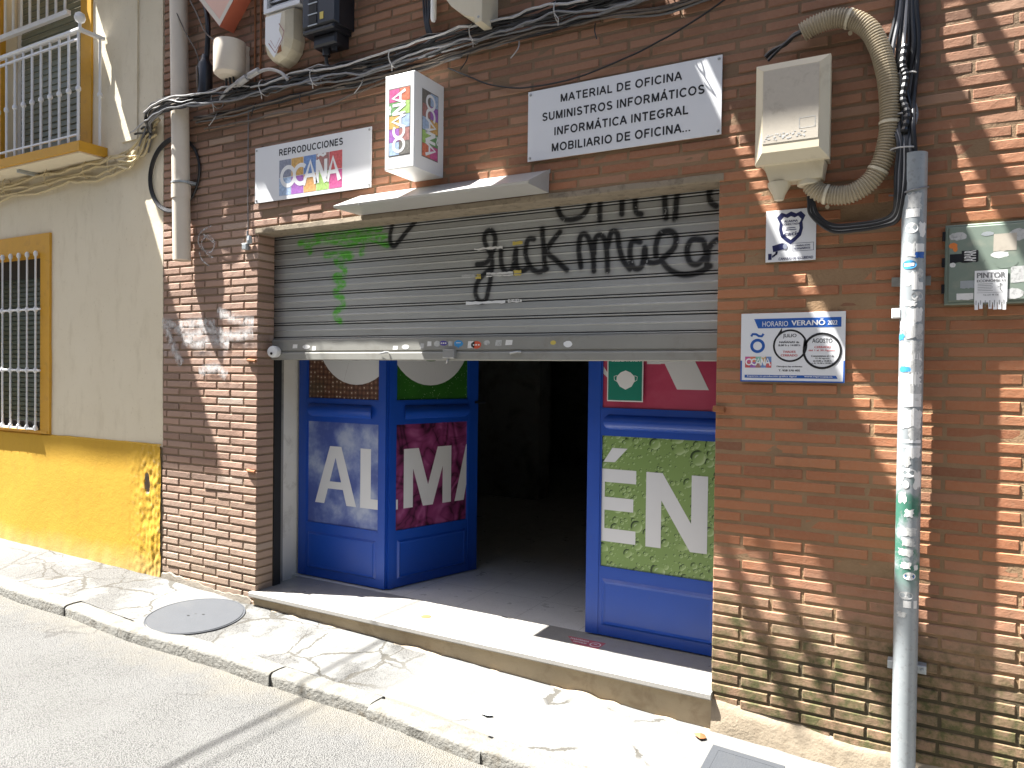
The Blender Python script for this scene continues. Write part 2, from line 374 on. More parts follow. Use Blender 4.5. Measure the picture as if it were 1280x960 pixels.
# ------------------------------------------------------------------ ground levels
GX = [(-40, .9), (-9, .165), (-6.74, .127), (-4.64, .098), (-3.75, .060), (-2.4, .026), (-.84, -.024), (-.466, -.042), (.3, -.078), (3, -.21), (40, -1.6)]
def gz(x): return float(np.interp(x, [a for a, b in GX], [b for a, b in GX]))
def kerb_y(x): return -.655 + .018*math.sin(x*1.9+.5) + .01*math.sin(x*5.1)
def pave_z(x, y): return gz(x) - .028*min(1, max(0, -y/.6))
STEP = .145

# ------------------------------------------------------------------ ground
def asphalt():
    k = N('worn_asphalt'); X, Y, Z = k.xyz()
    g = k.vor(165); c = k.cramp(g, [(0, (.215, .212, .20)), (.35, (.145, .143, .135)), (.75, (.05, .049, .046))])
    c = k.mix(k.ramp(k.noise(210, 3, .6), .55, .7, 0, .5), c, (.25, .24, .215))
    c = k.mix(k.ramp(k.noise(2.2, 6, .6), .42, .72, 0, .4), c, (.155, .153, .146))
    c = k.mix(k.ramp(k.noise(.9, 5, .6), .5, .7, 0, .3), c, (.11, .108, .10))
    edge = k.ramp(k.math('ADD', Y, k.math('MULTIPLY', k.noise(5, 6, .7), .5)), -.62, -.36)
    c = k.mix(k.math('MULTIPLY', edge, .55), c, (.185, .165, .125))
    d = k.n('TexNoise'); d.inputs['Scale'].default_value = 2.5; d.inputs['Detail'].default_value = 6; k.l(k.pos, d.inputs['Vector'])
    v = k.n('VectorMath', operation='MULTIPLY_ADD'); k.l(d.outputs['Color'], v.inputs[0]); v.inputs[1].default_value = (.7, .7, .7); k.l(k.pos, v.inputs[2])
    cr = k.vor(.42, 'DISTANCE_TO_EDGE', vec=v.outputs[0])
    cm = k.math('MULTIPLY', k.ramp(cr, .006, .002), k.ramp(k.noise(1.3, 3), .5, .58))
    c = k.mix(k.math('MULTIPLY', cm, .55), c, (.06, .055, .05)); k.col(c); k.rough(.93)
    h = k.math('SUBTRACT', k.math('MULTIPLY', g, -1.0), k.math('MULTIPLY', cm, .6)); k.bump(h, .9, .010); return k.m
def concrete():
    k = N('pavement_concrete'); X, Y, Z = k.xyz()
    c = k.mix(k.noise(3.2, 7, .62), (.105, .104, .098), (.160, .158, .150))
    c = k.mix(k.ramp(k.noise(60, 5, .7), .52, .7, 0, .35), c, (.105, .096, .08))
    c = k.mix(k.ramp(k.noise(9, 6, .7), .58, .72, 0, .45), c, (.135, .11, .075))
    d = k.n('TexNoise'); d.inputs['Scale'].default_value = 5; d.inputs['Detail'].default_value = 7; d.inputs['Roughness'].default_value = .68; k.l(k.pos, d.inputs['Vector'])
    v = k.n('VectorMath', operation='MULTIPLY_ADD'); k.l(d.outputs['Color'], v.inputs[0]); v.inputs[1].default_value = (.17, .17, .0); k.l(k.pos, v.inputs[2])
    sc_ = k.n('VectorMath', operation='MULTIPLY'); k.l(v.outputs[0], sc_.inputs[0]); sc_.inputs[1].default_value = (1, 1, 0)
    left = k.math('MULTIPLY', k.ramp(X, -2.25, -2.45), k.ramp(X, -6.4, -5.4, .35, 1)); e1 = k.vor(2.6, 'DISTANCE_TO_EDGE', vec=sc_.outputs[0])
    wid = k.ramp(k.noise(5, 4), .30, .70, .002, .030)
    m1 = k.math('MULTIPLY', k.math('LESS_THAN', e1, wid), left)
    e2 = k.vor(.8, 'DISTANCE_TO_EDGE', vec=sc_.outputs[0]); m2 = k.math('MULTIPLY', k.math('LESS_THAN', e2, .004), k.ramp(k.noise(2.3, 3), .5, .54))
    jn = k.math('LESS_THAN', k.math('ABSOLUTE', k.math('ADD', k.math('ADD', X, k.math('MULTIPLY', k.noise(9, 5), .05)), 2.495)), .0045)
    cm = k.math('MAXIMUM', k.math('MAXIMUM', m1, m2), jn)
    # joints of old paving slabs showing through
    gx = k.math('LESS_THAN', k.math('PINGPONG', k.math('ADD', X, k.math('MULTIPLY', k.noise(6, 4), .03)), .165), .0022); gy = k.math('LESS_THAN', k.math('PINGPONG', k.math('ADD', Y, k.math('MULTIPLY', k.noise(6, 4), .03)), .165), .0022)
    sl_ = k.math('MULTIPLY', k.math('MULTIPLY', k.math('MAXIMUM', gx, gy), left), k.ramp(k.noise(2.6, 4), .48, .6))
    c = k.mix(k.math('MULTIPLY', sl_, .6), c, (.09, .08, .06))
    patch = k.math('MULTIPLY', k.ramp(k.noise(1.9, 5, .65), .47, .54), left)
    ag = k.vor(120); c = k.mix(k.math('MULTIPLY', patch, .95), c, k.cramp(ag, [(0, (.135, .132, .122)), (.5, (.085, .083, .077)), (1, (.035, .034, .032))]))
    c = k.mix(k.math('MULTIPLY', cm, .8), c, (.045, .04, .03)); k.col(c); k.rough(.92)
    h = k.math('SUBTRACT', k.math('ADD', k.math('MULTIPLY', k.noise(70, 6, .7), .35), k.math('MULTIPLY', k.noise(7, 5), .5)), k.math('ADD', k.math('MULTIPLY', cm, 1.0), k.math('MULTIPLY', k.math('MULTIPLY', ag, patch), .5)))
    k.bump(h, .7, .012); return k.m
M['asphalt'] = asphalt(); M['concrete'] = concrete()
def grid(name, xs, ys, zf, mat, jit=0.0):
    vs = []; nx, ny = len(xs), len(ys)
    for j, y in enumerate(ys):
        for x in xs:
            yy = y(x) if callable(y) else y
            z = zf(x, yy)
            if jit: z += jit*mnoise.noise((x*3, yy*3, 1)) + jit*.4*mnoise.noise((x*14, yy*14, 2))
            vs.append((x, yy, z))
    fs = [(j*nx+i, j*nx+i+1, (j+1)*nx+i+1, (j+1)*nx+i) for j in range(ny-1) for i in range(nx-1)]
    mb = MB(); mb.add(vs, fs); return mb.build(name, mat, smooth=True, fix=False)
xs = sorted(set([-40, -25, -15, -11] + list(np.arange(-9, 3.01, .05)) + [5, 10, 20, 40]))
road_z = lambda x, y: gz(x) - .028 - .062 - .012*min(1.5, max(0, -.62-y)) + .0
struct(grid('ground', [-150, -60, 60, 150], [-150, -60, -4, 60, 150], lambda x, y: -2.6, M['asphalt']))
struct(grid('road', xs, [-6.4, -5, -4, -3, -2.4, -2, -1.7, -1.4, -1.2, -1.0, -.85, -.75, -.6], road_z, M['asphalt'], .006))
ysf = [(lambda t: (lambda x: (kerb_y(x)+.115)*(1-t)+.12*t))(t) for t in np.linspace(0, 1, 16)]
struct(grid('pavement', xs, ysf, pave_z, M['concrete'], .007))
mb = MB(); x = -9.2
R2 = random.Random(3)
M['kerb'] = simple('kerb_stone', (.150, .145, .128), .9, var=.2, vs=6, dirt=((.09, .072, .046), 14, .52, .6), bs=50, bstr=.9, bd=.012)
while x < 3.2:
    L = R2.uniform(.52, .66); dz = R2.uniform(-.006, .006); dy = R2.uniform(-.012, .008)
    n = 12; vs = []; prof = [(0, -.12), (0, -.014), (.006, -.004), (.018, .002), (.06, .004), (.105, .002), (.122, -.004), (.126, -.05)]
    for i in range(n+1):
        xx = x + .0015 + (L-.003)*i/n; e = .002 if i in (0, n) else 0
        for a, b in prof:
            q = .0035*mnoise.noise((xx*9, a*30, b*20)); q2 = .0035*mnoise.noise((xx*17+5, a*30, b*20))
            vs.append((xx, kerb_y(xx)+dy+a+q*(a < .05)+(e if a < .02 else 0), gz(xx)-.026+dz+b+q2*.7-(e if b > -.03 else 0)))
    p = len(prof); fs = [(i*p+j, (i+1)*p+j, (i+1)*p+j+1, i*p+j+1) for i in range(n) for j in range(p-1)]
    fs += [tuple(range(p)), tuple(n*p+j for j in range(p-1, -1, -1))]
    mb.add(vs, fs); x += L
struct(mb.build('kerb', M['kerb'], smooth=True))

# ------------------------------------------------------------------ brick building
OX0, OX1, OZ = -3.72, -.842, 2.405
B = thing('brick_building', 'red brick shop building whose blue folding doors stand open under a half raised shutter', 'building', (-2.2, 0, 0))
def brick_at(mb, x0, x1, z0, z1, rnd, deep=False):
    L = x1-x0; nx = max(2, int(L/.045)); e = .0035
    us = [0, e]+[L*i/nx for i in range(1, nx)]+[L-e, L]; H = z1-z0; ws = [0, e, H-e, H]
    y0 = rnd.gauss(0, .0013); tx = rnd.gauss(0, .004); tz = rnd.gauss(0, .012); sd = rnd.uniform(0, 99)
    if rnd.random() < .03: y0 += .003
    vs = []
    for j, wz in enumerate(ws):
        for i, ux in enumerate(us):
            ed = (i in (0, len(us)-1)) or (j in (0, 3))
            nn = mnoise.noise((ux*38+sd, wz*60, sd)); n2 = mnoise.noise((ux*30, wz*30+sd, 3.3+sd))
            y = y0 + tx*(ux-L/2) + tz*(wz-H/2) + .0009*nn + (.0032 if ed else 0)
            if ed and n2 > .33: y += .004*(n2-.33)*3
            vs.append((x0+ux+(.0012*n2 if i in (0, len(us)-1) else 0), y, z0+wz+(.0013*nn if j in (0, 3) else 0)))
    nu = len(us)
    fs = [(j*nu+i, j*nu+i+1, (j+1)*nu+i+1, (j+1)*nu+i) for j in range(3) for i in range(nu-1)]
    rim = [i for i in range(nu)]+[j*nu+nu-1 for j in range(1, 4)]+[3*nu+i for i in range(nu-2, -1, -1)]+[j*nu for j in (2, 1)]
    b0 = len(vs); yb = .135 if deep else .014
    vs += [(vs[i][0], yb, vs[i][2]) for i in rim]; nr = len(rim)
    fs += [(rim[(q+1) % nr], rim[q], b0+q, b0+(q+1) % nr) for q in range(nr)]
    mb.cc = min(1, max(0, rnd.gauss(.5, .24))); mb.add(vs, fs)
rb = random.Random(11); mb = MB(); CH = .0512; WX0, WX1, WZ1 = -4.645, 1.35, 4.75
row = 0; z = -.17
while z < WZ1:
    z0, z1 = z+.0066, z+CH-.0066; z += CH; row += 1
    spans = [(WX0, OX0), (OX1, WX1)] if z0 < OZ+.02 else [(WX0, WX1)]
    for a, b in spans:
        if a == WX0 and b == OX0:          # pilaster laid out from the door jamb leftwards
            x = b; first = .24 if row % 2 else .115
            while x > a+.02:
                l = first if x == b else .24; q = max(a, x-l)
                if q-a < .05: q = a
                brick_at(mb, q, x-(0 if x == b else .0), z0, z1, rb, deep=(x == b)); x = q-rb.uniform(.010, .0145)
        else:
            x = a; first = (.24 if row % 2 else .115) if a == OX1 else (.2 if row % 2 else .085)
            st = True
            while x < b-.02:
                l = first if st else .24; q = min(b, x+l)
                brick_at(mb, x, q, z0, z1, rb, deep=(st and a == OX1)); x = q+rb.uniform(.010, .0145); st = False
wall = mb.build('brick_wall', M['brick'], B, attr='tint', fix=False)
mb = MB(); MY = .0058
def mort(x0, z0, x1, z1):
    nx = max(1, int((x1-x0)/.05)); nz = max(1, int((z1-z0)/.03)); vs = []
    for j in range(nz+1):
        for i in range(nx+1):
            xx = x0+(x1-x0)*i/nx; zz = z0+(z1-z0)*j/nz
            vs.append((xx, MY-.0031*max(0, min(1, (xx+3.4)/1.6))*max(.25, min(1, (zz-.45)/.4))+.002*mnoise.noise((xx*11, zz*40, 5)), zz))
    mb.add(vs, [(j*(nx+1)+i, j*(nx+1)+i+1, (j+1)*(nx+1)+i+1, (j+1)*(nx+1)+i) for j in range(nz) for i in range(nx)])
mort(WX0, -.2, OX0, OZ+.02); mort(OX1, -.2, WX1, OZ+.02); mort(WX0, OZ+.02, WX1, WZ1)
for X in (OX0-.004, OX1+.004): mb.poly([(X, .004, -.2), (X, .14, -.2), (X, .14, OZ), (X, .004, OZ)])
mb.poly([(OX0, .004, OZ+.02), (OX1, .004, OZ+.02), (OX1, .3, OZ+.02), (OX0, .3, OZ+.02)])
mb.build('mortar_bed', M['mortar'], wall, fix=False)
# lintel strip
mb = MB(); n = 60; vs = []
for i in range(n+1):
    xx = OX0-.02+(OX1-OX0+.04)*i/n
    for y, zz in ((.012, OZ+.034), (-.004, OZ+.028), (-.005, OZ+.002), (.0, OZ-.004), (.14, OZ-.004)):
        vs.append((xx, y+.003*mnoise.noise((xx*8, zz*40, 0)), zz+.004*mnoise.noise((xx*5, y*20, 9))))
mb.add(vs, [(i*5+j, (i+1)*5+j, (i+1)*5+j+1, i*5+j+1) for i in range(n) for j in range(4)])
mb.build('lintel', M['lintel'], B, smooth=True)
# body of the building behind the bricks, so that no light leaks into the shop
mb = MB(); Y1 = 7.2; RX0, RX1 = -5.2, .9
mb.box((WX0, .142, -.3), (OX0-.08, .30, 2.9)); mb.box((OX1+.03, .142, -.3), (WX1, .34, 2.9)); mb.box((WX0, .142, OZ+.22), (WX1, .34, 4.75))
mb.build('inner_leaf', M['dimwall'], B)
mb = MB()
mb.box((RX0-.2, .3, -.3), (RX0, Y1, 2.95)); mb.box((RX1, .34, -.3), (RX1+.2, Y1, 2.95)); mb.box((RX0-.2, Y1, -.3), (RX1+.2, Y1+.2, 2.95))
mb.box((RX0-.2, .34, 2.75), (RX1+.2, Y1+.2, 2.96))
mb.box((RX0, 4.0, STEP), (-3.78, 4.25, 2.75)); mb.box((-3.42, 5.2, STEP), (-3.16, 5.5, 2.75)); mb.box((-2.2, 6.3, STEP), (-1.75, Y1, 2.75))
mb.build('interior_wall', M['dimwall'], B)
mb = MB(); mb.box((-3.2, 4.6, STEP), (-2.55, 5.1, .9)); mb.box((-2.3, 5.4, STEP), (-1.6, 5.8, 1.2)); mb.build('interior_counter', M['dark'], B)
def terrazzo(name, base, dark, tile=.4):
    k = N(name); X, Y, Z = k.xyz()
    c = k.mix(k.noise(5, 6), tuple(x*.9 for x in base), base)
    c = k.mix(k.ramp(k.vor(95), .22, .16, 0, .45), c, dark)
    c = k.mix(k.ramp(k.noise(8, 6, .7), .56, .75, 0, .4), c, tuple(x*.6 for x in base))
    f = lambda s, o: k.math('LESS_THAN', k.math('PINGPONG', k.math('ADD', s, o), tile/2), .002)
    j = k.math('MAXIMUM', f(X, .07), f(Y, .02)); c = k.mix(k.math('MULTIPLY', j, .5), c, (.2, .18, .15))
    k.col(c); k.rough(k.ramp(k.noise(9, 5), .3, .7, .25, .5)); k.bump(k.noise(90, 3), .08, .002); return k.m
M['terrazzo'] = terrazzo('terrazzo_floor', (.66, .64, .60), (.22, .2, .18))
M['marble'] = terrazzo('doorstep_marble', (.29, .278, .254), (.5, .45, .38), 9)
mb = MB(); mb.box((RX0, .40, -.2), (RX1, Y1, STEP)); mb.build('shop_floor', M['terrazzo'], B)
# doorstep
ds = MB(); n = 70; vs = []; prof = [(.40, 0), (.1, 0), (-.026, 0), (-.033, -.006), (-.034, -.026), (-.028, -.033), (-.004, -.034)]
for i in range(n+1):
    xx = -3.748+(-.836+3.748)*i/n
    for a, b in prof:
        ch = max(0, mnoise.noise((xx*11, 3, 1))-.42)*.03 if a < 0 else 0
        vs.append((xx, a+ch, STEP+b-ch*.3))
p = len(prof); ds.add(vs, [(i*p+j, (i+1)*p+j, (i+1)*p+j+1, i*p+j+1) for i in range(n) for j in range(p-1)])
ds.add([vs[0], vs[2], vs[3], vs[4], vs[5], vs[6], (-3.748, .4, .11)], [(0, 1, 2, 3, 4, 5, 6)])
ds.add([vs[n*p], vs[n*p+2], vs[n*p+3], vs[n*p+4], vs[n*p+5], vs[n*p+6], (-.836, .4, .11)], [(6, 5, 4, 3, 2, 1, 0)])
step_o = ds.build('doorstep', M['marble'], B, smooth=True)
M['riser'] = simple('stone_riser', (.40, .315, .20), .85, var=.22, vs=5, dirt=((.22, .15, .08), 8, .52, .6), bs=50, bstr=.4)
mb = MB(); mb.box((-3.735, -.006, -.2), (-.838, .40, STEP-.034)); mb.build('riser', M['riser'], step_o)
def rough_fillet(name, xs, top, bot, depth, mat, parent, seed=0, smooth=True):
    """hand-trowelled cement against the wall: profile per x, feathered top edge"""
    mb = MB(); vs = []; K = 7
    for x in xs:
        t, b = top(x), bot(x)
        for k in range(K):
            q = k/(K-1); zz = t+(b-t)*q
            y = -depth*(q**.6)*(1+.35*mnoise.noise((x*5, q*2, seed))) + .008*(k == 0)
            y += .0025*mnoise.noise((x*18, zz*18, seed+3))
            vs.append((x, min(y, .004) if k else .012, zz+.004*mnoise.noise((x*15, q*5, seed+7))))
    mb.add(vs, [(i*K+j, (i+1)*K+j, (i+1)*K+j+1, i*K+j+1) for i in range(len(xs)-1) for j in range(K-1)])
    return mb.build(name, mat, parent, smooth=smooth)
fil = lambda x: gz(x)+.002+.022*mnoise.noise((x*3.1, 2, 8))+.012*mnoise.noise((x*12, 2, 8))
rough_fillet('cement_fillet', list(np.arange(-3.74, -.84, .02)), fil, lambda x: gz(x)-.02, .05, M['cement'], step_o, 1)
topr = lambda x: float(np.interp(x, [-.84, -.73, -.6, -.47, -.28, -.13, 0, .13, .31, 1.3], [.125, .118, .10, .093, .07, .075, .05, .06, .045, .0]))+.014*mnoise.noise((x*7, 0, 3))
rough_fillet('cement_plinth', list(np.arange(-.838, 1.35, .02)), topr, lambda x: gz(x)-.03, .022, M['cement'], B, 4)
M['cementgrey'] = simple('grey_cement', (.20, .175, .14), .95, var=.3, vs=9, dirt=((.12, .10, .075), 9, .5, .6), bs=70, bstr=.6, bd=.006)
topl = lambda x: float(np.interp(x, [-4.64, -4.3, -4.0, -3.75], [.150, .125, .10, .10]))+.035*mnoise.noise((x*5, 0, 6))+.02*mnoise.noise((x*17, 0, 6))
rough_fillet('cement_plinth', list(np.arange(-4.64, -3.745, .02)), topl, lambda x: gz(x)-.03, .012, M['cementgrey'], B, 9)
# jamb and guide rails
mb = MB(); mb.box((-3.80, .141, STEP), (-3.715, .20, OZ+.2)); mb.build('guide_rail', M['gap'], B)
mb = MB(); mb.box((OX1-.012, .141, STEP), (OX1+.03, .20, OZ+.2)); mb.build('guide_rail', M['gap'], B)
mb = MB(); mb.box((-3.93, .205, -.1), (-3.815, .52, OZ+.3)); mb.build('jamb', M['paleplaster'], B)
mb = MB(); mb.box((-3.93, .141, OZ+.0), (OX1, .145, OZ+.22)); mb.build('shutter_box_board', M['gap'], B)

# ------------------------------------------------------------------ rolling shutter, painted over
BLACK = [[(-2.183, 2.134), (-2.145, 2.136), (-2.107, 2.153), (-2.076, 2.216), (-2.067, 2.263), (-2.09, 2.308), (-2.121, 2.307), (-2.138, 2.279), (-2.124, 2.23), (-2.088, 2.163), (-2.09, 2.088), (-2.105, 2.003), (-2.125, 1.939), (-2.167, 1.935), (-2.19, 1.985), (-2.173, 2.044), (-2.1, 2.105)], [(-2.033, 2.202), (-2.025, 2.116), (-1.994, 2.083), (-1.958, 2.102), (-1.941, 2.196), (-1.937, 2.111), (-1.903, 2.083), (-1.867, 2.097)], [(-1.834, 2.245), (-1.869, 2.243), (-1.883, 2.181), (-1.856, 2.106), (-1.808, 2.072), (-1.756, 2.085)], [(-1.786, 2.293), (-1.775, 2.184), (-1.767, 2.08)], [(-1.684, 2.27), (-1.757, 2.183), (-1.705, 2.128), (-1.642, 2.073)], [(-1.564, 2.084), (-1.577, 2.17), (-1.572, 2.23), (-1.55, 2.249), (-1.523, 2.222), (-1.5, 2.145), (-1.493, 2.06)], [(-1.494, 2.145), (-1.49, 2.214), (-1.463, 2.237), (-1.436, 2.21), (-1.425, 2.14), (-1.42, 2.056)], [(-1.425, 2.16), (-1.405, 2.242), (-1.374, 2.24), (-1.362, 2.175), (-1.34, 2.105), (-1.304, 2.059)], [(-1.254, 2.187), (-1.295, 2.19), (-1.304, 2.122), (-1.283, 2.063), (-1.243, 2.07), (-1.229, 2.156), (-1.223, 2.098), (-1.193, 2.082), (-1.163, 2.084)], [(-1.173, 2.114), (-1.174, 2.162), (-1.155, 2.217), (-1.106, 2.227), (-1.077, 2.197), (-1.086, 2.146), (-1.148, 2.093)], [(-1.148, 2.093), (-1.103, 2.043), (-1.036, 2.016), (-0.96, 2.026), (-0.914, 2.051)], [(-0.953, 2.173), (-1.0, 2.177), (-1.023, 2.132), (-1.008, 2.075), (-0.97, 2.063), (-0.933, 2.107), (-0.944, 2.163)], [(-0.928, 2.052), (-0.92, 2.134), (-0.884, 2.168)], [(-1.709, 2.42), (-1.686, 2.362), (-1.651, 2.33), (-1.584, 2.332), (-1.541, 2.358), (-1.509, 2.42), (-1.466, 2.415)], [(-1.466, 2.42), (-1.465, 2.311)], [(-1.35, 2.433), (-1.349, 2.33)], [(-1.284, 2.431), (-1.277, 2.338), (-1.251, 2.321)], [(-1.139, 2.434), (-1.127, 2.291)], [(-1.071, 2.436), (-1.083, 2.282)], [(-0.92, 2.438), (-0.919, 2.355), (-0.891, 2.324)], [(-2.271, 2.416), (-2.017, 2.419)],
 [(-2.763, 2.427), (-2.783, 2.312), (-2.754, 2.275), (-2.71, 2.307), (-2.583, 2.422)]]
GREEN = [[(-3.416, 2.429), (-3.121, 2.425), (-2.836, 2.422)], [(-3.5, 2.348), (-3.136, 2.341), (-2.813, 2.338)], [(-3.449, 2.325), (-3.298, 2.351), (-3.104, 2.313), (-2.933, 2.33), (-2.798, 2.284)], [(-3.365, 2.387), (-3.105, 2.379), (-2.858, 2.382)], [(-3.281, 2.258), (-3.088, 2.251), (-3.095, 2.228), (-3.199, 2.216), (-3.134, 2.17), (-3.134, 2.133), (-3.198, 2.125), (-3.198, 2.1), (-3.133, 2.073), (-3.197, 2.039), (-3.197, 2.009), (-3.148, 1.989), (-3.14, 1.94), (-3.195, 1.905), (-3.195, 1.874), (-3.163, 1.849)], [(-2.994, 2.305), (-2.994, 2.245)], [(-3.423, 2.336), (-3.414, 2.285)]]
SX0, SX1, SZ0, SZ1 = -3.79, OX1-.004, 1.737, 2.60
PITCHZ = .0915
def slat_y(z):
    t = ((z-1.739) % PITCHZ)
    y = .14
    if t < .005: y += .010
    elif t < .0135: y += .001-.003*math.sin((t-.005)/.0085*math.pi)
    elif t < .0185: y += .010
    else:
        q = (t-.0185)/(PITCHZ-.0185); y -= .0018*math.sin(q*math.pi)+.0034*max(0, 1-abs(q-.52)/.07)
    return y
zs = []; z = SZ0
while z < SZ1:
    t = (z-1.739) % PITCHZ; zs.append(z); z += .00125 if t < .0195 else (.0016 if abs(t-.0565) < .008 else .004)
xs_ = np.arange(SX0, SX1+.001, .0062); ZZ, XX = np.meshgrid(np.array(zs), xs_, indexing='ij')
def paint(strokes, rad):
    best = np.full(XX.shape, 9.0)
    for st in strokes:
        pts = [tuple(p) for p in smooth_path([(a, b, 0) for a, b in st], 5)] if len(st) > 2 else [(a, b, 0) for a, b in st]
        for (ax, az, _), (bx, bz, _) in zip(pts[:-1], pts[1:]):
            dx, dz = bx-ax, bz-az; L2 = dx*dx+dz*dz+1e-9
            x0, x1 = min(ax, bx)-.06, max(ax, bx)+.06
            i0, i1 = np.searchsorted(xs_, [x0, x1])
            if i1 <= i0: continue
            t = np.clip(((XX[:, i0:i1]-ax)*dx+(ZZ[:, i0:i1]-az)*dz)/L2, 0, 1)
            d = np.hypot(XX[:, i0:i1]-ax-t*dx, ZZ[:, i0:i1]-az-t*dz)
            best[:, i0:i1] = np.minimum(best[:, i0:i1], d)
    return best
db = paint(BLACK, 0); dg_ = paint(GREEN, 0)
blk = np.clip((.0205-db)/.010, 0, 1)*.97; blk = np.maximum(blk, .35*np.clip((.05-db)/.04, 0, 1)**2)
grn = np.clip((.027-dg_)/.013, 0, 1)*.93; grn = np.maximum(grn, .3*np.clip((.055-dg_)/.045, 0, 1)**2)
ny, nx = XX.shape; Yv = np.array([slat_y(zz) for zz in zs])
verts = np.stack([XX, np.repeat(Yv[:, None], nx, 1), ZZ], -1).reshape(-1, 3)
idx = np.arange(ny*nx).reshape(ny, nx); faces = np.stack([idx[:-1, :-1], idx[:-1, 1:], idx[1:, 1:], idx[1:, :-1]], -1).reshape(-1, 4)
def shutter_mat():
    k = N('galvanised_slats'); X, Y, Z = k.xyz()
    c = k.mix(k.noise(3, 6, .6, vec=k.scale((1, 1, 4))), (.315, .318, .30), (.415, .42, .40))
    c = k.mix(k.ramp(k.noise(11, 6, .7, vec=k.scale((.5, 1, 3))), .54, .78, 0, .45), c, (.26, .245, .20))
    c = k.mix(k.ramp(k.noise(4, 5, .65, vec=k.scale((3, 1, .4))), .6, .8, 0, .35), c, (.56, .55, .50))
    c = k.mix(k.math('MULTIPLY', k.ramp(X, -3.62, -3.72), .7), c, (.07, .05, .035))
    gr = k.math('MULTIPLY', k.ramp(Y, .1425, .1465), .92); c = k.mix(gr, c, (.016, .015, .013))  # grooves painted near black by depth, deepening their shade
    c = k.mix(k.math('MULTIPLY', k.attr('green_paint')['Fac'], k.ramp(k.noise(24, 5, .65, vec=k.scale((1, 1, 2.2))), .36, .56, .25, 1)), c, (.085, .42, .02))
    c = k.mix(k.math('MULTIPLY', k.attr('black_paint')['Fac'], k.ramp(k.noise(34, 4), .25, .36)), c, (.010, .010, .011))
    k.col(c); k.b.inputs['Metallic'].default_value = .25; k.rough(k.ramp(k.noise(20, 5), .3, .7, .42, .6)); return k.m
M['slats'] = shutter_mat()
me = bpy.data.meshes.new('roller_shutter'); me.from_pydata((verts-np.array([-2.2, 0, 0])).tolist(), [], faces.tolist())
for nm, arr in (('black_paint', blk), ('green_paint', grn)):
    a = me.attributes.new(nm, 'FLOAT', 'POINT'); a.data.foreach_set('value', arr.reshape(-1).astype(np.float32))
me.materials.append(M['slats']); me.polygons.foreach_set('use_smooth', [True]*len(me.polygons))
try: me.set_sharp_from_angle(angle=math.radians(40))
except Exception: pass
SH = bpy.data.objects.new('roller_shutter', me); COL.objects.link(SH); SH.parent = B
SH['label'] = 'grey slatted shutter sprayed with black and green graffiti'
M['bar'] = simple('galvanised_bar', (.30, .295, .265), .5, metal=.25, var=.12, vs=4, dirt=((.22, .20, .165), 10, .54, .5))
mb = MB(); F = Fr((0, 0, 0), (1, 0, 0), (0, 0, 1))
pr = [(.146, 1.745), (.132, 1.742), (.124, 1.735), (.124, 1.671), (.130, 1.668), (.130, 1.660), (.119, 1.657), (.117, 1.652), (.117, 1.616), (.121, 1.611), (.16, 1.611), (.16, 1.745)]
mb.prism([(SX0, a, b) for a, b in pr], (SX1-SX0, 0, 0)); bar = mb.build('bottom_bar', M['bar'], SH)
mb = MB(); mb.cbox((-2.372, .092, 1.622), (-2.296, .118, 1.672), .004); mb.build('lock', M['steel'], bar)
for xa in (-2.775, -1.90):
    mb = MB(); mb.tube([(xa-.05, .108, 1.650), (xa, .100, 1.657), (xa+.012, .112, 1.657)], .006, 8); mb.build('bolt', M['steel'], bar)
mb = MB(); mb.tube([(-2.34, .106, 1.622), (-2.337, .09, 1.603), (-2.35, .10, 1.597)], .005, 8); mb.build('keeper', M['steel'], bar)
stk = [(-3.520,1.697,.024,.013,'paper'),(-3.423,1.693,.031,.014,'paper'),(-3.359,1.684,.019,.014,'paper'),(-2.724,1.683,.022,.012,'paper'),(-2.650,1.688,.026,.014,'paper'),(-2.533,1.693,.016,.015,'paperdirty'),(-2.483,1.705,.017,.014,'paper'),(-2.430,1.704,.022,.016,'paperdirty'),(-2.386,1.707,.028,.014,'violet'),(-2.341,1.704,.017,.014,'paperdirty'),(-2.287,1.704,.030,.018,'skyblue'),(-2.205,1.698,.026,.019,'paper'),(-2.172,1.696,.033,.020,'redstk'),(-2.104,1.707,.020,.013,'paperdirty'),(-2.032,1.705,.023,.016,'paperdirty'),(-1.968,1.707,.025,.014,'paper'),(-1.707,1.704,.016,.011,'yellowstk'),(-1.624,1.696,.025,.016,'white')]
FS = Fr((0, .1238, 0), (1, 0, 0), (0, 0, 1))
for i, (a, b, rx, rz, mt) in enumerate(stk):
    mb = MB()
    if mt in ('paper', 'paperdirty') and i % 3 != 1: FS.poly(mb, [(a-rx*.9, b-rz), (a+rx*.8, b-rz*.9), (a+rx*.9, b+rz*.9), (a-rx*.7, b+rz)], .0004+.0002*(i % 2))
    else: FS.disc(mb, a, b, rx, rz, .0006, wob=.06)
    if mt in ('violet', 'redstk', 'skyblue'):
        if mt != 'skyblue':
            for q in (-.5, 0, .5): FS.rect(mb, a+rx*q-.005, b-.004, a+rx*q+.005, b+.004, .0012, 1)
        else: FS.poly(mb, [(a-.008, b-rz*.9), (a+.008, b-rz*.9), (a, b-rz*1.5)], .0006); FS.rect(mb, a-rx*.5, b+.002, a+rx*.5, b+.006, .0012, 1)
    mb.build('sticker', [M[mt], M['paper']], bar, fix=False)
FS = Fr((0, .1362, 0), (1, 0, 0), (0, 0, 1))
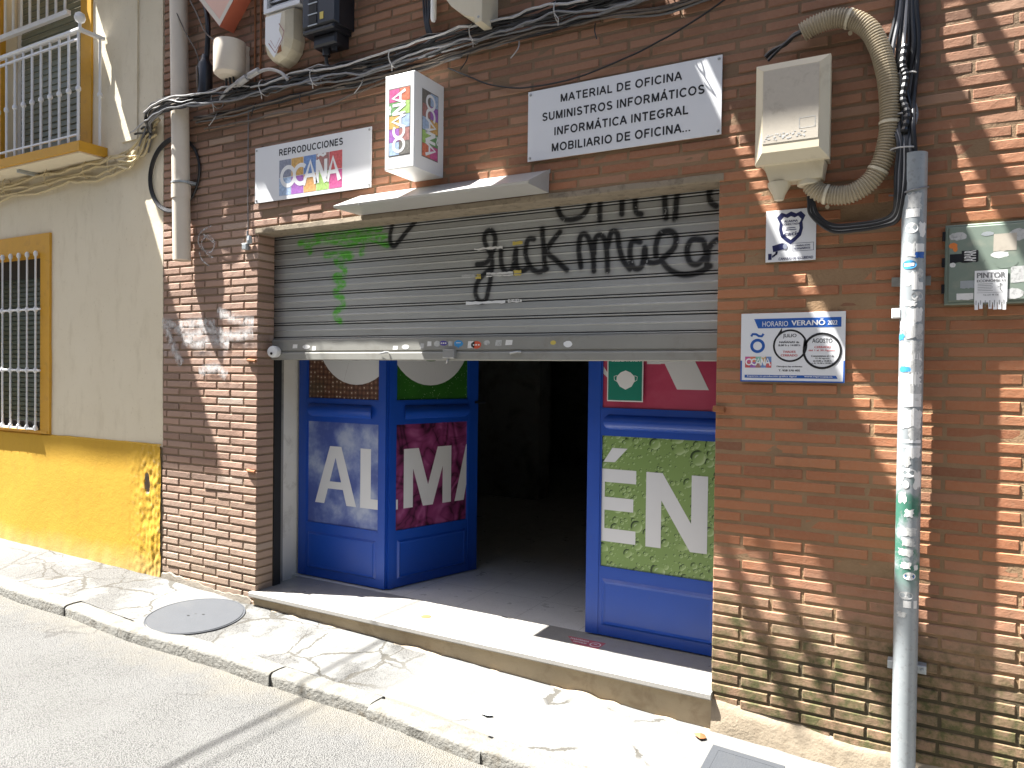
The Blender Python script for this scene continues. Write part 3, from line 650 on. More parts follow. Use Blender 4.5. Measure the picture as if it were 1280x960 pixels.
for a0, a1, b0, b1, mt in ((-2.28, -2.18, 2.065, 2.083, 'paperdirty'), (-2.19, -2.155, 2.055, 2.08, 'yellowstk'), (-2.12, -1.95, 2.063, 2.085, 'paper'), (-1.955, -1.905, 2.06, 2.087, 'yellowstk'), (-2.25, -2.0, 1.918, 1.932, 'white'), (-1.985, -1.90, 1.92, 1.936, 'paper'), (-2.2, -2.02, 2.21, 2.222, 'paper'), (-1.96, -1.90, 2.222, 2.24, 'yellowstk'), (-3.6, -2.9, 2.2, 2.2, None)):
    if mt is None: continue
    mb = MB(); n = 12; pts = [(a0+(a1-a0)*i/n, b0+R.uniform(-.003, .003)) for i in range(n+1)]+[(a1-(a1-a0)*i/n, b1+R.uniform(-.003, .003)) for i in range(n+1)]
    FS.poly(mb, pts, 0); mb.build('torn_tape', M[mt], SH, fix=False)
mb = MB(); FS.text(mb, 'Exports', -2.155, 2.068, -2.09, 2.080, .001); mb.build('lettering', M['black'], SH, fix=False)
mb = MB(); FS.text(mb, 'spl 4152', -1.98, 1.923, -1.91, 1.933, .001); mb.build('lettering', M['black'], SH, fix=False)

# ------------------------------------------------------------------ folding doors with printed panels
def clip_poly(pts, a0, a1):
    for sgn, lim in ((1, a0), (-1, -a1)):
        out = []
        for i in range(len(pts)):
            p, q = pts[i], pts[(i+1) % len(pts)]; ip, iq = sgn*p[0] >= lim, sgn*q[0] >= lim
            if ip: out.append(p)
            if ip != iq:
                t = (lim/sgn-p[0])/(q[0]-p[0]); out.append((lim/sgn, p[1]+t*(q[1]-p[1])))
        pts = out
        if not pts: return []
    return pts
Z0, Z1 = .655, 1.042
def let_A(x, w=.362, s=.083):
    c = x+w/2; k = (c-.05-x)/(Z1-Z0)
    xo = lambda z: x+k*(z-Z0)                    # outer left edge
    ki = (c-x-s)/(Z1-.075-Z0); xi = lambda z: x+s+ki*(z-Z0)   # inner left edge
    mir = lambda P: [(2*c-a, b) for a, b in P][::-1]
    leg = [(x, Z0), (x+s, Z0), (c, Z1-.075), (c, Z1), (c-.05, Z1)]
    return [leg, mir(leg), [(xi(.757), .757), (2*c-xi(.757), .757), (2*c-xi(.806), .806), (xi(.806), .806)]]
def let_L(x, w=.235, s=.088): return [[(x, Z0), (x+s, Z0), (x+s, Z1), (x, Z1)], [(x+s, Z0), (x+w, Z0), (x+w, Z0+.064), (x+s, Z0+.064)]]
def let_M(x, w=.40, s=.075):
    return [[(x, Z0), (x+s, Z0), (x+s, Z1-.0), (x, Z1)], [(x+w-s, Z0), (x+w, Z0), (x+w, Z1), (x+w-s, Z1)],
            [(x+s-.001, Z1-.13), (x+w/2-.042, Z0), (x+w/2, Z0), (x+w/2, Z0+.14), (x+s+.045, Z1), (x+s-.001, Z1)],
            [(x+w/2, Z0), (x+w/2+.042, Z0), (x+w-s+.001, Z1-.13), (x+w-s+.001, Z1), (x+w-s-.045, Z1), (x+w/2, Z0+.14)]]
def let_E(x, w=.26, s=.085): return [[(x, Z0), (x+s, Z0), (x+s, Z1), (x, Z1)], [(x+s, Z0), (x+w, Z0), (x+w, Z0+.07), (x+s, Z0+.07)], [(x+s, .823), (x+w-.014, .823), (x+w-.014, .892), (x+s, .892)], [(x+s, .972), (x+w, .972), (x+w, Z1), (x+s, Z1)],
                                      [(x+.075, 1.078), (x+.14, 1.08), (x+.21, 1.155), (x+.125, 1.155)]]
def let_N(x, w=.32, s=.082): return [[(x, Z0), (x+s, Z0), (x+s, Z1), (x, Z1)], [(x+w-s, Z0), (x+w, Z0), (x+w, Z1), (x+w-s, Z1)], [(x+s-.001, Z1-.14), (x+w-s-.004, Z0), (x+w-s+.001, Z0), (x+w-s+.001, Z0+.14), (x+s+.004, Z1), (x+s-.001, Z1)]]
def ringpoly(cx, cz, r1, r2, n=40):
    return [[(cx+r1*math.cos(2*math.pi*i/n), cz+r1*math.sin(2*math.pi*i/n)), (cx+r2*math.cos(2*math.pi*i/n), cz+r2*math.sin(2*math.pi*i/n)), (cx+r2*math.cos(2*math.pi*(i+1)/n), cz+r2*math.sin(2*math.pi*(i+1)/n)), (cx+r1*math.cos(2*math.pi*(i+1)/n), cz+r1*math.sin(2*math.pi*(i+1)/n))] for i in range(n)]

def print_cloud():
    k = N('sky_print'); f = k.noise(4.2, 6, .58); c = k.cramp(f, [(0, (.03, .055, .22)), (.40, (.07, .105, .33)), (.50, (.16, .21, .44)), (.62, (.36, .41, .56)), (.8, (.55, .58, .66))]); k.col(c); k.rough(.3); return k.m
def print_cloth():
    k = N('magenta_cloth_print'); n1 = k.noise(2.4, 1.5, .4, vec=k.scale((1.5, 1.5, .9)), dist=1.3); n2 = k.noise(4.4, 1.5, .45, vec=k.scale((.8, 1, 1.6)), dist=1.6)
    r1 = k.math('MULTIPLY', k.math('ABSOLUTE', k.math('SUBTRACT', k.math('FRACT', k.math('MULTIPLY', n1, 4.5)), .5)), 2); r2 = k.math('MULTIPLY', k.math('ABSOLUTE', k.math('SUBTRACT', k.math('FRACT', k.math('MULTIPLY', n2, 3)), .5)), 2)
    f = k.math('ADD', k.math('MULTIPLY', k.math('POWER', r1, .55), .62), k.math('MULTIPLY', k.math('POWER', r2, .6), .38))
    c = k.cramp(f, [(0, (.012, .005, .012)), (.30, (.045, .010, .028)), (.55, (.16, .026, .09)), (.8, (.25, .045, .145)), (1, (.36, .10, .24))]); k.col(c); k.rough(.35); return k.m
def print_drops():
    k = N('green_droplet_print')
    def layer(sc, lo, seedoff):
        mp = k.n('Mapping'); k.l(k.pos, mp.inputs[0]); mp.inputs['Location'].default_value = (seedoff, seedoff, seedoff)
        v = k.n('TexVoronoi', feature='F1'); v.inputs['Scale'].default_value = sc; v.inputs['Randomness'].default_value = .9; k.l(mp.outputs[0], v.inputs['Vector'])
        sub = k.n('VectorMath', operation='SUBTRACT'); k.l(mp.outputs[0], sub.inputs[0]); k.l(v.outputs['Position'], sub.inputs[1])
        sep = k.n('SeparateXYZ'); k.l(sub.outputs[0], sep.inputs[0])
        d2 = k.math('SQRT', k.math('ADD', k.math('POWER', k.math('MULTIPLY', sep.outputs[0], sc), 2), k.math('POWER', k.math('MULTIPLY', sep.outputs[2], sc), 2)))
        rs = k.n('SeparateXYZ'); k.l(v.outputs['Color'], rs.inputs[0]); rad = k.ramp(rs.outputs[0], 0, 1, lo, .46)
        inside = k.math('LESS_THAN', d2, rad); tpos = k.math('DIVIDE', k.math('SUBTRACT', sep.outputs[2], sep.outputs[0]), k.math('DIVIDE', rad, sc))
        rim = k.math('DIVIDE', d2, rad); return inside, tpos, rim, rs.outputs[1]
    base = k.mix(k.noise(3, 4), (.16, .26, .07), (.25, .36, .11)); c = base
    for sc, lo, so_ in ((40, .0, 3.3), (19, .0, 1.7), (10, .0, .4)):
        ins, tp, rim, rnd = layer(sc, .10, so_)
        ok = k.math('MULTIPLY', ins, k.math('GREATER_THAN', rnd, .48))
        body = k.mix(k.ramp(tp, -1.2, .9), (.33, .45, .17), (.17, .27, .07))
        dark = k.math('MULTIPLY', k.ramp(tp, .15, .75), k.ramp(rim, .62, .82)); body = k.mix(dark, body, (.018, .04, .010))
        lite = k.math('MULTIPLY', k.ramp(tp, -.35, -.8), k.ramp(rim, .6, .85)); body = k.mix(k.math('MULTIPLY', lite, .6), body, (.52, .62, .36))
        hl = k.math('MULTIPLY', k.math('GREATER_THAN', tp, .30), k.math('LESS_THAN', rim, .42)); body = k.mix(k.math('MULTIPLY', hl, .5), body, (.60, .68, .5))
        c = k.mix(ok, c, body)
    k.col(c); k.rough(.3); return k.m
def print_beads():
    k = N('brown_bead_print'); s2 = k.n('Mapping'); k.l(k.pos, s2.inputs[0]); s2.inputs['Scale'].default_value = (1, 0, 1)
    v = k.vor(30, vec=s2.outputs[0], rnd=.25); c = k.cramp(v, [(0, (.78, .73, .64)), (.10, (.74, .68, .58)), (.17, (.22, .115, .07)), (.45, (.12, .05, .032)), (.75, (.03, .018, .014))]); c = k.mix(k.ramp(k.noise(4, 3), .45, .7, 0, .7), c, (.05, .06, .03)); k.col(c); k.rough(.35); return k.m
def print_dew():
    k = N('green_dew_print'); v = k.vor(62, rnd=1); n_ = k.noise(5, 3)
    c = k.mix(n_, (.012, .075, .012), (.04, .17, .02)); c = k.mix(k.math('MULTIPLY', k.math('LESS_THAN', v, .17), k.ramp(k.noise(11, 3), .42, .6)), c, (.45, .58, .38)); k.col(c); k.rough(.3); return k.m
def print_petal():
    k = N('pink_petal_print'); d = k.noise(2.2, 5, .55, dist=1.2); c = k.cramp(d, [(.2, (.30, .02, .055)), (.5, (.48, .05, .11)), (.75, (.56, .12, .19)), (.95, (.7, .35, .38))]); k.col(c); k.rough(.35); return k.m
M['p_cloud'], M['p_cloth'], M['p_drops'], M['p_beads'], M['p_dew'], M['p_petal'] = print_cloud(), print_cloth(), print_drops(), print_beads(), print_dew(), print_petal()
M['vinyl'] = simple('white_vinyl', (.70, .70, .70), .4, var=.04)

def door_leaf(F, width, lower, upper, letters, upper_letters, zcorr=0, panes=((1.212, .51), (1.352, 2.36)), label=None, stl=.07, str_=.07):
    """one leaf: frame, cross rail, kick panel and two printed panels with white letters"""
    sr = str_; st = stl; zb = STEP+.008; zt = 2.45; t = .045
    fr = MB()
    F.slab(fr, 0, zb, st, zt, -t, 0); F.slab(fr, width-sr, zb, width, zt, -t, 0)
    (l1, l0), (u0_, u1) = panes
    F.slab(fr, st, zb, width-sr, l0, -t, -.003)            # bottom band
    F.slab(fr, st, l1, width-sr, u0_, -t, -.002); F.slab(fr, st, u1, width-sr, zt, -t, -.002)
    leaf = fr.build('door_leaf', M['blue'], B)
    if label: leaf['label'] = label
    kp = MB(); a0, a1, b0, b1 = st+.02, width-sr-.02, zb+.055, l0-.055
    for (p0, q0, h0, p1, q1, h1) in ((0, 0, -.0028, .012, .012, .007), (.012, .012, .007, .024, .024, .004)):
        o = [(a0+p0, b0+q0), (a1-p0, b0+q0), (a1-p0, b1-q0), (a0+p0, b1-q0)]; i_ = [(a0+p1, b0+q1), (a1-p1, b0+q1), (a1-p1, b1-q1), (a0+p1, b1-q1)]
        for k in range(4): j = (k+1) % 4; kp.poly([F.p(*o[k], h0), F.p(*o[j], h0), F.p(*i_[j], h1), F.p(*i_[k], h1)])
    kp.poly([F.p(*q, .004) for q in i_]); kp.build('kick_panel', M['blue'], leaf)
    rl = MB(); zc = (l1+u0_)/2; N_ = 10
    P = [(u0_-.025-(u0_-l1-.05)*i/N_, .030*math.sin(math.pi*i/N_)**.7) for i in range(N_+1)]
    for i in range(N_):
        e0 = .10+.02*(1-P[i][1]/.03); e1 = .10+.02*(1-P[i+1][1]/.03)
        rl.poly([F.p(e1, P[i+1][0], P[i+1][1]-.002), F.p(width-e1, P[i+1][0], P[i+1][1]-.002), F.p(width-e0, P[i][0], P[i][1]-.002), F.p(e0, P[i][0], P[i][1]-.002)])
    rl.poly([F.p(.10+.02*(1-h/.03), z, h-.002) for z, h in P]); rl.poly([F.p(width-.10-.02*(1-h/.03), z, h-.002) for z, h in P[::-1]])
    rl.build('pull_rail', M['blue'], leaf, smooth=True)
    for (za, zb_, mt, nm) in ((l0, l1, lower, 'printed_panel'), (u0_, u1, upper, 'printed_panel')):
        pn = MB(); F.rect(pn, st-.002, za-.002, width-sr+.002, zb_+.002, -.012)
        # glazing bead
        po = pn.build(nm, M[mt], leaf, fix=False)
        bd = MB(); g = .009
        for (x0, z0, x1, z1) in ((st, za, st+g, zb_), (width-sr-g, za, width-sr, zb_), (st+g, za, width-sr-g, za+g), (st+g, zb_-g, width-sr-g, zb_)):
            F.slab(bd, x0, z0, x1, z1, -.0118, -.004)
        bd.build('glazing_bead', M['blue'], leaf)
        L = letters if za == l0 else upper_letters
        if L:
            lm = MB()
            for pl in L:
                q = clip_poly(pl, st+g, width-sr-g)
                if len(q) > 2: F.poly(lm, q, -.0112+.00015*(L.index(pl) % 7))
            lm.build('lettering', M['vinyl'], leaf, fix=False)
    return leaf
x0 = -3.79
F1 = Fr((x0, .43, 0), (1, .0, 0), (0, 0, 1))
sh = lambda L, d: [[(a-d, b) for a, b in p] for p in L]
door_leaf(F1, .752, 'p_cloud', 'p_beads', sh(let_A(-3.647)+let_L(-3.251, .5), x0), sh(ringpoly(-3.293, 1.80, .345, .185), x0), label='blue door leaf printed with clouds and the letters AL', stl=.070, str_=.052)
F2 = Fr((-3.020, .452, 0), (.277, .961, 0), (0, 0, 1))
door_leaf(F2, .752, 'p_cloth', 'p_dew', let_L(-.15, .225)+let_M(.12)+let_A(.552, .3), ringpoly(.333, 1.80, .345, .185), label='blue door leaf printed with crumpled magenta cloth and the letter M', stl=.046, str_=.085)
F3 = Fr((-1.622, .385, 0), (1, 0, 0), (0, 0, 1))
AN = [[(-1.70, 1.66), (-1.66, 1.66), (-1.50, 1.51), (-1.50, 1.53), (-1.55, 1.60)], [(-1.30, 1.600), (-1.225, 1.600), (-1.225, 1.75), (-1.30, 1.75)], [(-1.225, 1.602), (-1.205, 1.602), (-1.139, 1.472), (-.977, 1.472), (-1.115, 1.75), (-1.225, 1.75)]]
D3 = door_leaf(F3, .80, 'p_drops', 'p_petal', sh(let_E(-1.609)+let_N(-1.294), -1.622), sh(AN, -1.622), panes=((1.228, .512), (1.358, 2.36)), label='blue door leaf printed with green water drops and the letters EN', stl=.072, str_=.085)
# latch bolt on the middle leaf
mb = MB(); mb.tube([F2.p(.72, 1.335, .005), F2.p(.80, 1.335, .02)], .009, 8); mb.build('latch', M['blackplastic'], B)

# ------------------------------------------------------------------ signs
YS = -.014
def sign_base(name, label, x0, z0, x1, z1, mat='signwhite', th=.006, y=YS, tilt=0, screws=True, cat='sign'):
    cx, cz = (x0+x1)/2, (z0+z1)/2
    t = thing(name, label, cat, (cx, y, cz))
    F = Fr((0, y, 0), (1, 0, tilt), (-tilt, 0, 1)) if tilt else Fr((0, y, 0), (1, 0, 0), (0, 0, 1))
    mb = MB(); mb.cbox((x0, y, z0), (x1, y+th, z1), .0008); mb.build('panel', M[mat], t)
    if screws:
        for a, b in ((x0+.014, z0+.016), (x1-.014, z0+.016), (x0+.014, z1-.016), (x1-.014, z1-.016)):
            s_ = MB(); s_.lathe((a, y, b), (0, -1, 0), [(.007, 0), (.007, .002), (.004, .004)], 12); s_.build('screw', M['steel'], t, smooth=True)
    return t, F
LOGO_T = ['l_slate', 'l_amber', 'l_blue', 'l_brown', 'l_red']; LOGO_B = ['l_sky', 'l_purple', 'l_orange', 'l_lime', 'l_magenta']
def logo(F, t, a0, b0, a1, b1, h, textcol='white', gap=.0, tops=LOGO_T, bots=LOGO_B, word=(.06, .26, .90, .80)):
    mb = MB(); n = 5; mats = []
    for i in range(n):
        x0, x1 = a0+(a1-a0)*i/n+gap, a0+(a1-a0)*(i+1)/n-gap; zm = (b0+b1)/2
        mats += [M[tops[i]], M[bots[i]]]
        F.rect(mb, x0, zm+gap, x1, b1, h, 2*i); F.rect(mb, x0, b0, x1, zm-gap, h, 2*i+1)
    mb.build('colour_tiles', mats, t, fix=False)
    mb = MB(); W_ = a1-a0; H_ = b1-b0; rx = word
    u = lambda q: a0+q*W_; v = lambda q: b0+q*H_; r1 = .20*H_; wd = .115*H_
    cz = v(.52); cx = u(.15)
    F.ring(mb, u(.15), cz, r1, r1+wd, h+.0006, n=28, sx=.98)
    ang = [math.radians(a) for a in range(50, 311, 13)]
    F.stroke(mb, [(u(.36)+(r1+wd/2)*math.cos(a), cz+(r1+wd/2)*math.sin(a)) for a in ang], wd, h+.0007)
    zt, zb = cz+r1+wd, cz-r1-wd
    F.stroke(mb, [(u(.40), zb), (u(.51), zt), (u(.60), zb)], wd*1.1, h+.0008); F.stroke(mb, [(u(.44), cz-.07*H_), (u(.57), cz-.07*H_)], wd*.9, h+.0009)
    F.stroke(mb, [(u(.62), zb), (u(.62), zt)], wd, h+.0008); F.stroke(mb, [(u(.62), zt), (u(.75), zb)], wd*1.1, h+.0009); F.stroke(mb, [(u(.75), zb), (u(.75), zt)], wd, h+.0008)
    F.stroke(mb, [(u(.62), zt+.10*H_), (u(.66), zt+.15*H_), (u(.71), zt+.10*H_), (u(.75), zt+.15*H_)], wd*.7, h+.0008)
    F.stroke(mb, [(u(.77), zb), (u(.86), zt), (u(.96), zb)], wd*1.1, h+.0008); F.stroke(mb, [(u(.80), cz-.07*H_), (u(.92), cz-.07*H_)], wd*.9, h+.0009)
    mb.build('logo_lettering', M[textcol], t, fix=False)
t, F = sign_base('shop_sign', 'white sign reading REPRODUCCIONES above a coloured tile logo', -3.734, 2.588, -2.80, 2.93)
mb = MB(); F.caps(mb, 'REPRODUCCIONES', -3.524, 2.857, -3.011, 2.896, .0008, .195); mb.build('lettering', M['black'], t, fix=False)
logo(F, t, -3.524, 2.612, -3.014, 2.828, .0006, gap=.0016)
t, F = sign_base('shop_sign', 'long white sign listing MATERIAL DE OFICINA and three more lines in black', -1.795, 2.602, -.834, 2.948)
for tx, x0, z0, x1, z1 in (('MATERIAL DE OFICINA', -1.615, 2.870, -1.015, 2.908), ('SUMINISTROS INFORM\u00c1TICOS', -1.714, 2.792, -.910, 2.831), ('INFORM\u00c1TICA INTEGRAL', -1.647, 2.713, -.982, 2.752), ('MOBILIARIO DE OFICINA...', -1.660, 2.635, -.972, 2.674)):
    mb = MB(); F.caps(mb, tx, x0, z0, x1, z1, .0008, .195); mb.build('lettering', M['black'], t, fix=False)
# light box
lb = thing('light_box', 'white projecting box sign with the coloured logo turned upright on two faces', 'light box', (-2.41, 0, 2.585))
mb = MB(); mb.cbox((-2.505, -.258, 2.586), (-2.316, .0, 3.07), .004); mb.build('casing', M['boxwhite'], lb)
def upright_logo(o, right, up, w, h_, flip):
    # the logo's own x runs along the box's height
    F_ = Fr(o, right, up); mb = MB()
    F_.rect(mb, -.004, -.004, h_+.004, w+.004, .0006); mb.build('window', M['l_dark'], lb, fix=False)
    logo(F_, lb, 0, 0, h_, w, .0012, 'white', gap=.0012, tops=['l_sky', 'l_purple', 'l_amber', 'l_green', 'l_magenta'], bots=['l_dark', 'l_brown', 'l_sky', 'l_lime', 'l_flame'])
upright_logo((-2.345, -.258, 2.655), (0, 0, 1), (-1, 0, 0), .130, .34, False)
upright_logo((-2.316, -.190, 2.998), (0, 0, -1), (0, 1, 0), .136, .34, True)
# small surveillance notice
t, F = sign_base('alarm_notice', 'white alarm notice with a dark shield and a camera drawing', -.639, 2.03, -.439, 2.247, th=.003, y=-.008, screws=False, cat='notice')
mb = MB()
def shield(cx, cz, s, h, m=0):
    pts = [(-.58, 1), (-.3, .88), (0, 1.02), (.3, .88), (.58, 1), (.85, .72), (.68, .35), (.72, -.05), (.60, -.5), (.28, -.8), (0, -1.0), (-.28, -.8), (-.60, -.5), (-.72, -.05), (-.68, .35), (-.85, .72)]
    F.poly(mb, [(cx+a*s*.98, cz+b*s) for a, b in pts], h, m)
shield(-.538, 2.168, .068, .0006, 0); shield(-.538, 2.168, .049, .0012, 1)
mb.build('shield', [M['navy'], M['white']], t, fix=False)
mb = MB()
F.text(mb, 'ALARMA', -.565, 2.193, -.511, 2.202, .0018, bold=.035); F.text(mb, 'CONECTADA', -.573, 2.181, -.502, 2.189, .0018, bold=.035)
for q, (a, b) in enumerate(((-.556, -.52), (-.56, -.516))): F.rect(mb, a, 2.168-.008*q, b, 2.171-.008*q, .0018)
F.text(mb, 'acacio', -.579, 2.137, -.497, 2.153, .0018, bold=.03)
F.text(mb, 'CAMARAS DE SEGURIDAD', -.585, 2.036, -.449, 2.047, .0010, bold=.03)
F.text(mb, 'GRABACI\u00d3N', -.522, 2.090, -.462, 2.098, .001, bold=.035); F.text(mb, 'PERMANENTE', -.524, 2.077, -.460, 2.085, .001, bold=.035)
for a, b, c, d in ((-.530, 2.070, -.447, 2.0715), (-.530, 2.1025, -.447, 2.104), (-.530, 2.070, -.5285, 2.104), (-.4485, 2.070, -.447, 2.104)): F.rect(mb, a, b, c, d, .0008)
mb.build('lettering', M['navy'], t, fix=False)
mb = MB(); F.poly(mb, [(-.612, 2.098), (-.572, 2.108), (-.556, 2.104), (-.556, 2.083), (-.608, 2.072)], .0008); F.disc(mb, -.560, 2.093, .009, .012, .0014, 1)
F.poly(mb, [(-.598, 2.074), (-.588, 2.074), (-.592, 2.060), (-.612, 2.056), (-.612, 2.048), (-.600, 2.055)], .0008); F.rect(mb, -.628, 2.040, -.614, 2.066, .0008); mb.build('camera_drawing', [M['navy'], M['l_slate']], t, fix=False)
def line_text(F, t, mt, *a, **kw):
    mb_ = MB(); F.text(mb_, *a, **kw); return mb_.build('lettering', M[mt], t, fix=False)
# summer hours sign
t, F = sign_base('hours_sign', 'white and blue summer opening hours sign with two black circles', -.735, 1.522, -.320, 1.814, th=.005, y=-.011, screws=False)
mb = MB(); F.poly(mb, [(-.681, 1.790), (-.336, 1.791), (-.336, 1.751), (-.664, 1.750)], .0006)
for a, b, c, d in ((-.735, 1.522, -.729, 1.612), (-.326, 1.522, -.320, 1.612), (-.729, 1.522, -.326, 1.5275)): F.rect(mb, a, b, c, d, .0006)
F.poly(mb, [(-.717, 1.5385), (-.346, 1.5385), (-.353, 1.551), (-.717, 1.551)], .0006)
F.ring(mb, -.665, 1.675, .0185, .0305, .0006, n=32); F.stroke(mb, [(-.692, 1.716), (-.686, 1.7255), (-.672, 1.725), (-.660, 1.717), (-.648, 1.716), (-.641, 1.7265)], .0095, .0006)
mb.build('blue_print', M['bluewrit'], t, fix=False)
mb = MB(); F.ring(mb, -.533, 1.675, .0625, .0675, .0006, n=44); F.ring(mb, -.407, 1.653, .0685, .0745, .0010, n=44)
F.poly(mb, [(-.592, 1.708), (-.566, 1.752), (-.566, 1.731), (-.575, 1.722)], .0006); F.poly(mb, [(-.482, 1.665), (-.478, 1.702), (-.462, 1.690), (-.470, 1.676)], .0012)
line_text(F, t, 'black', 'JULIO', -.562, 1.706, -.508, 1.725, .0006, bold=.012); line_text(F, t, 'black', 'AGOSTO', -.446, 1.686, -.369, 1.704, .0006, bold=.012)
line_text(F, t, 'black', 'MA\u00d1ANAS de', -.576, 1.686, -.497, 1.696, .0006, bold=.03); line_text(F, t, 'black', '8.00 h a 14.00 h', -.579, 1.673, -.493, 1.681, .0006, bold=.03)
line_text(F, t, 'black', 'Comenzamos el 1 de', -.449, 1.628, -.361, 1.636, .0006, bold=.03); line_text(F, t, 'black', '31 de agosto', -.433, 1.618, -.379, 1.625, .0006, bold=.03); line_text(F, t, 'black', 'de 8.00 a 14.00 h', -.441, 1.608, -.371, 1.615, .0006, bold=.03); line_text(F, t, 'black', 'y de 16.00 a 20.00 h', -.446, 1.598, -.366, 1.605, .0006, bold=.03)
line_text(F, t, 'black', 'Disculpen las molestias', -.585, 1.583, -.483, 1.591, .0006, bold=.03); line_text(F, t, 'black', 'T. 958 270 405', -.577, 1.567, -.492, 1.575, .0006, bold=.03)
mb.build('speech_bubbles', M['black'], t, fix=False)
mb = MB(); F.ring(mb, -.533, 1.675, .0610, .0685, .0008, n=44); F.ring(mb, -.407, 1.653, .0665, .0755, .0012, n=44); mb.build('circles', M['black'], t, fix=False)
line_text(F, t, 'redprint', 'TARDES', -.561, 1.645, -.511, 1.654, .0006, bold=.03); line_text(F, t, 'redprint', 'CERRADO', -.569, 1.630, -.503, 1.639, .0006, bold=.03); line_text(F, t, 'redprint', 'CERRADO', -.437, 1.664, -.374, 1.673, .0006, bold=.03); line_text(F, t, 'redprint', 'del 1 al 30 Agosto', -.459, 1.650, -.357, 1.659, .0006, bold=.03)
line_text(F, t, 'white', 'HORARIO', -.646, 1.757, -.542, 1.779, .0014); line_text(F, t, 'white', 'VERAN\u00d5', -.528, 1.759, -.398, 1.786, .0014, bold=.03); line_text(F, t, 'white', '2022', -.387, 1.760, -.351, 1.778, .0014, bold=.035)
line_text(F, t, 'white', 'Expertos en producci\u00f3n gr\u00e1fica digital', -.706, 1.541, -.505, 1.5495, .0014, bold=.02); line_text(F, t, 'white', 'www.reprocana.es', -.474, 1.5415, -.366, 1.5475, .0014, bold=.035)
logo(F, t, -.716, 1.582, -.607, 1.629, .0006, tops=['l_magenta', 'l_flame', 'l_teal', 'l_amber', 'l_blue'], bots=['l_red', 'l_purple', 'l_brown', 'l_blue', 'l_red'])
# face-mask card on the right-hand door
t, F = sign_base('mask_card', 'green card with a white face mask stuck to the pink door panel', -1.511, 1.403, -1.312, 1.70, 'white', .0015, .383-.006, screws=False, cat='card')
mb = MB(); F.rect(mb, -1.505, 1.409, -1.318, 1.694, .0004); mb.build('card_face', M['teal'], t, fix=False)
mb = MB(); F.poly(mb, [(-1.457, 1.535), (-1.435, 1.556), (-1.408, 1.566), (-1.381, 1.556), (-1.359, 1.535), (-1.357, 1.512), (-1.375, 1.482), (-1.408, 1.466), (-1.440, 1.482), (-1.459, 1.512)], .0010)
F.stroke(mb, [(-1.456, 1.540), (-1.472, 1.534), (-1.470, 1.516), (-1.456, 1.508)], .003, .0010); F.stroke(mb, [(-1.360, 1.540), (-1.344, 1.534), (-1.346, 1.516), (-1.360, 1.508)], .003, .0010); mb.build('mask_drawing', M['white'], t, fix=False)
mb = MB(); F.text(mb, 'OBLIGATORIA', -1.490, 1.612, -1.330, 1.630, .0010, bold=.03); mb.build('lettering', M['white'], t, fix=False)
# green meter door with a painter's flyer
mt_ = thing('meter_cabinet', 'green steel meter door on the brick wall covered in torn stickers', 'cabinet', (.3, 0, 1.83))
mb = MB(); mb.cbox((.024, -.022, 1.826), (.62, .01, 2.128), .004); mb.build('cabinet_frame', M['greenbox'], mt_)
mb = MB(); mb.cbox((.036, -.030, 1.838), (.61, -.0225, 2.118), .003); mb.build('door', M['greenbox'], mt_)
mb = MB(); [mb.tube([(.020, -.016, z), (.020, -.016, z+.035)], .006, 8) for z in (1.87, 1.97, 2.07)]; mb.build('hinge', M['blackplastic'], mt_)
FM = Fr((0, -.030, 0), (1, 0, 0), (0, 0, 1))
for kind, a, b, rx, rz, mt in (('d', .066, 2.083, .030, .015, 'paperdirty'), ('d', .050, 2.048, .014, .011, 'orange'), ('d', .058, 2.035, .008, .010, 'orange'), ('r', .106, 2.005, .027, .022, 'black'), ('r', .061, 2.0, .020, .016, 'blackplastic'), ('r', .092, 1.855, .027, .012, 'paper'), ('r', .215, 2.05, .036, .032, 'polypanel'), ('d', .20, 2.005, .028, .012, 'paper'), ('d', .255, 2.075, .03, .022, 'paperdirty'), ('r', .27, 1.93, .035, .03, 'paperdirty'), ('d', .245, 1.86, .03, .02, 'paperdirty'), ('d', .05, 1.975, .010, .009, 'paper'), ('d', .13, 1.99, .022, .016, 'greenbox'), ('r', .10, 1.90, .024, .014, 'galv'), ('d', .22, 1.975, .035, .022, 'greenbox'), ('d', .16, 2.085, .02, .008, 'galv'), ('r', .33, 2.0, .03, .05, 'paper')):
    mb = MB()
    if kind == 'd': FM.disc(mb, a, b, rx, rz, .0004+.0001*R.random()*3, n=22, wob=.10)
    else:
        n = 7; P = [(a-rx+2*rx*i/n, b-rz+R.uniform(-.002, .002)) for i in range(n+1)]+[(a+rx-2*rx*i/n+R.uniform(-.002, .002), b+rz) for i in range(n+1)]; FM.poly(mb, P, .0004+.0003*R.random())
    mb.build('sticker', M[mt], mt_, fix=False)
mb = MB(); FA = Fr((.125, -.0308, 1.986), (0, 0, 1), (-1, 0, 0)); FA.text(mb, 'APAR', 0, 0, .041, .038, .0010, bold=.035); mb.build('lettering', M['paper'], mt_, fix=False)
fl = thing('painter_flyer', 'white tear-off flyer headed PINTOR ECON\u00d3MICO taped over the green meter door', 'flyer', (.174, -.033, 1.80))
FP = Fr((0, -.0335, 0), (1, 0, 0), (0, 0, 1)); mb = MB(); FP.slab(mb, .122, 1.830, .225, 1.949, -.001, 0)
for i in range(7):
    a = .123+i*.01457; 
    if i in (2,): continue
    d = .026+R.uniform(-.003, .003); mb.prism([FP.p(a, 1.830, 0), FP.p(a+.012, 1.830, 0), FP.p(a+.0125+R.uniform(-.001, .001), 1.830-d, .004*R.random()), FP.p(a+.001, 1.830-d, .004*R.random())], (0, .0007, 0))
mb.build('sheet', M['white'], fl)
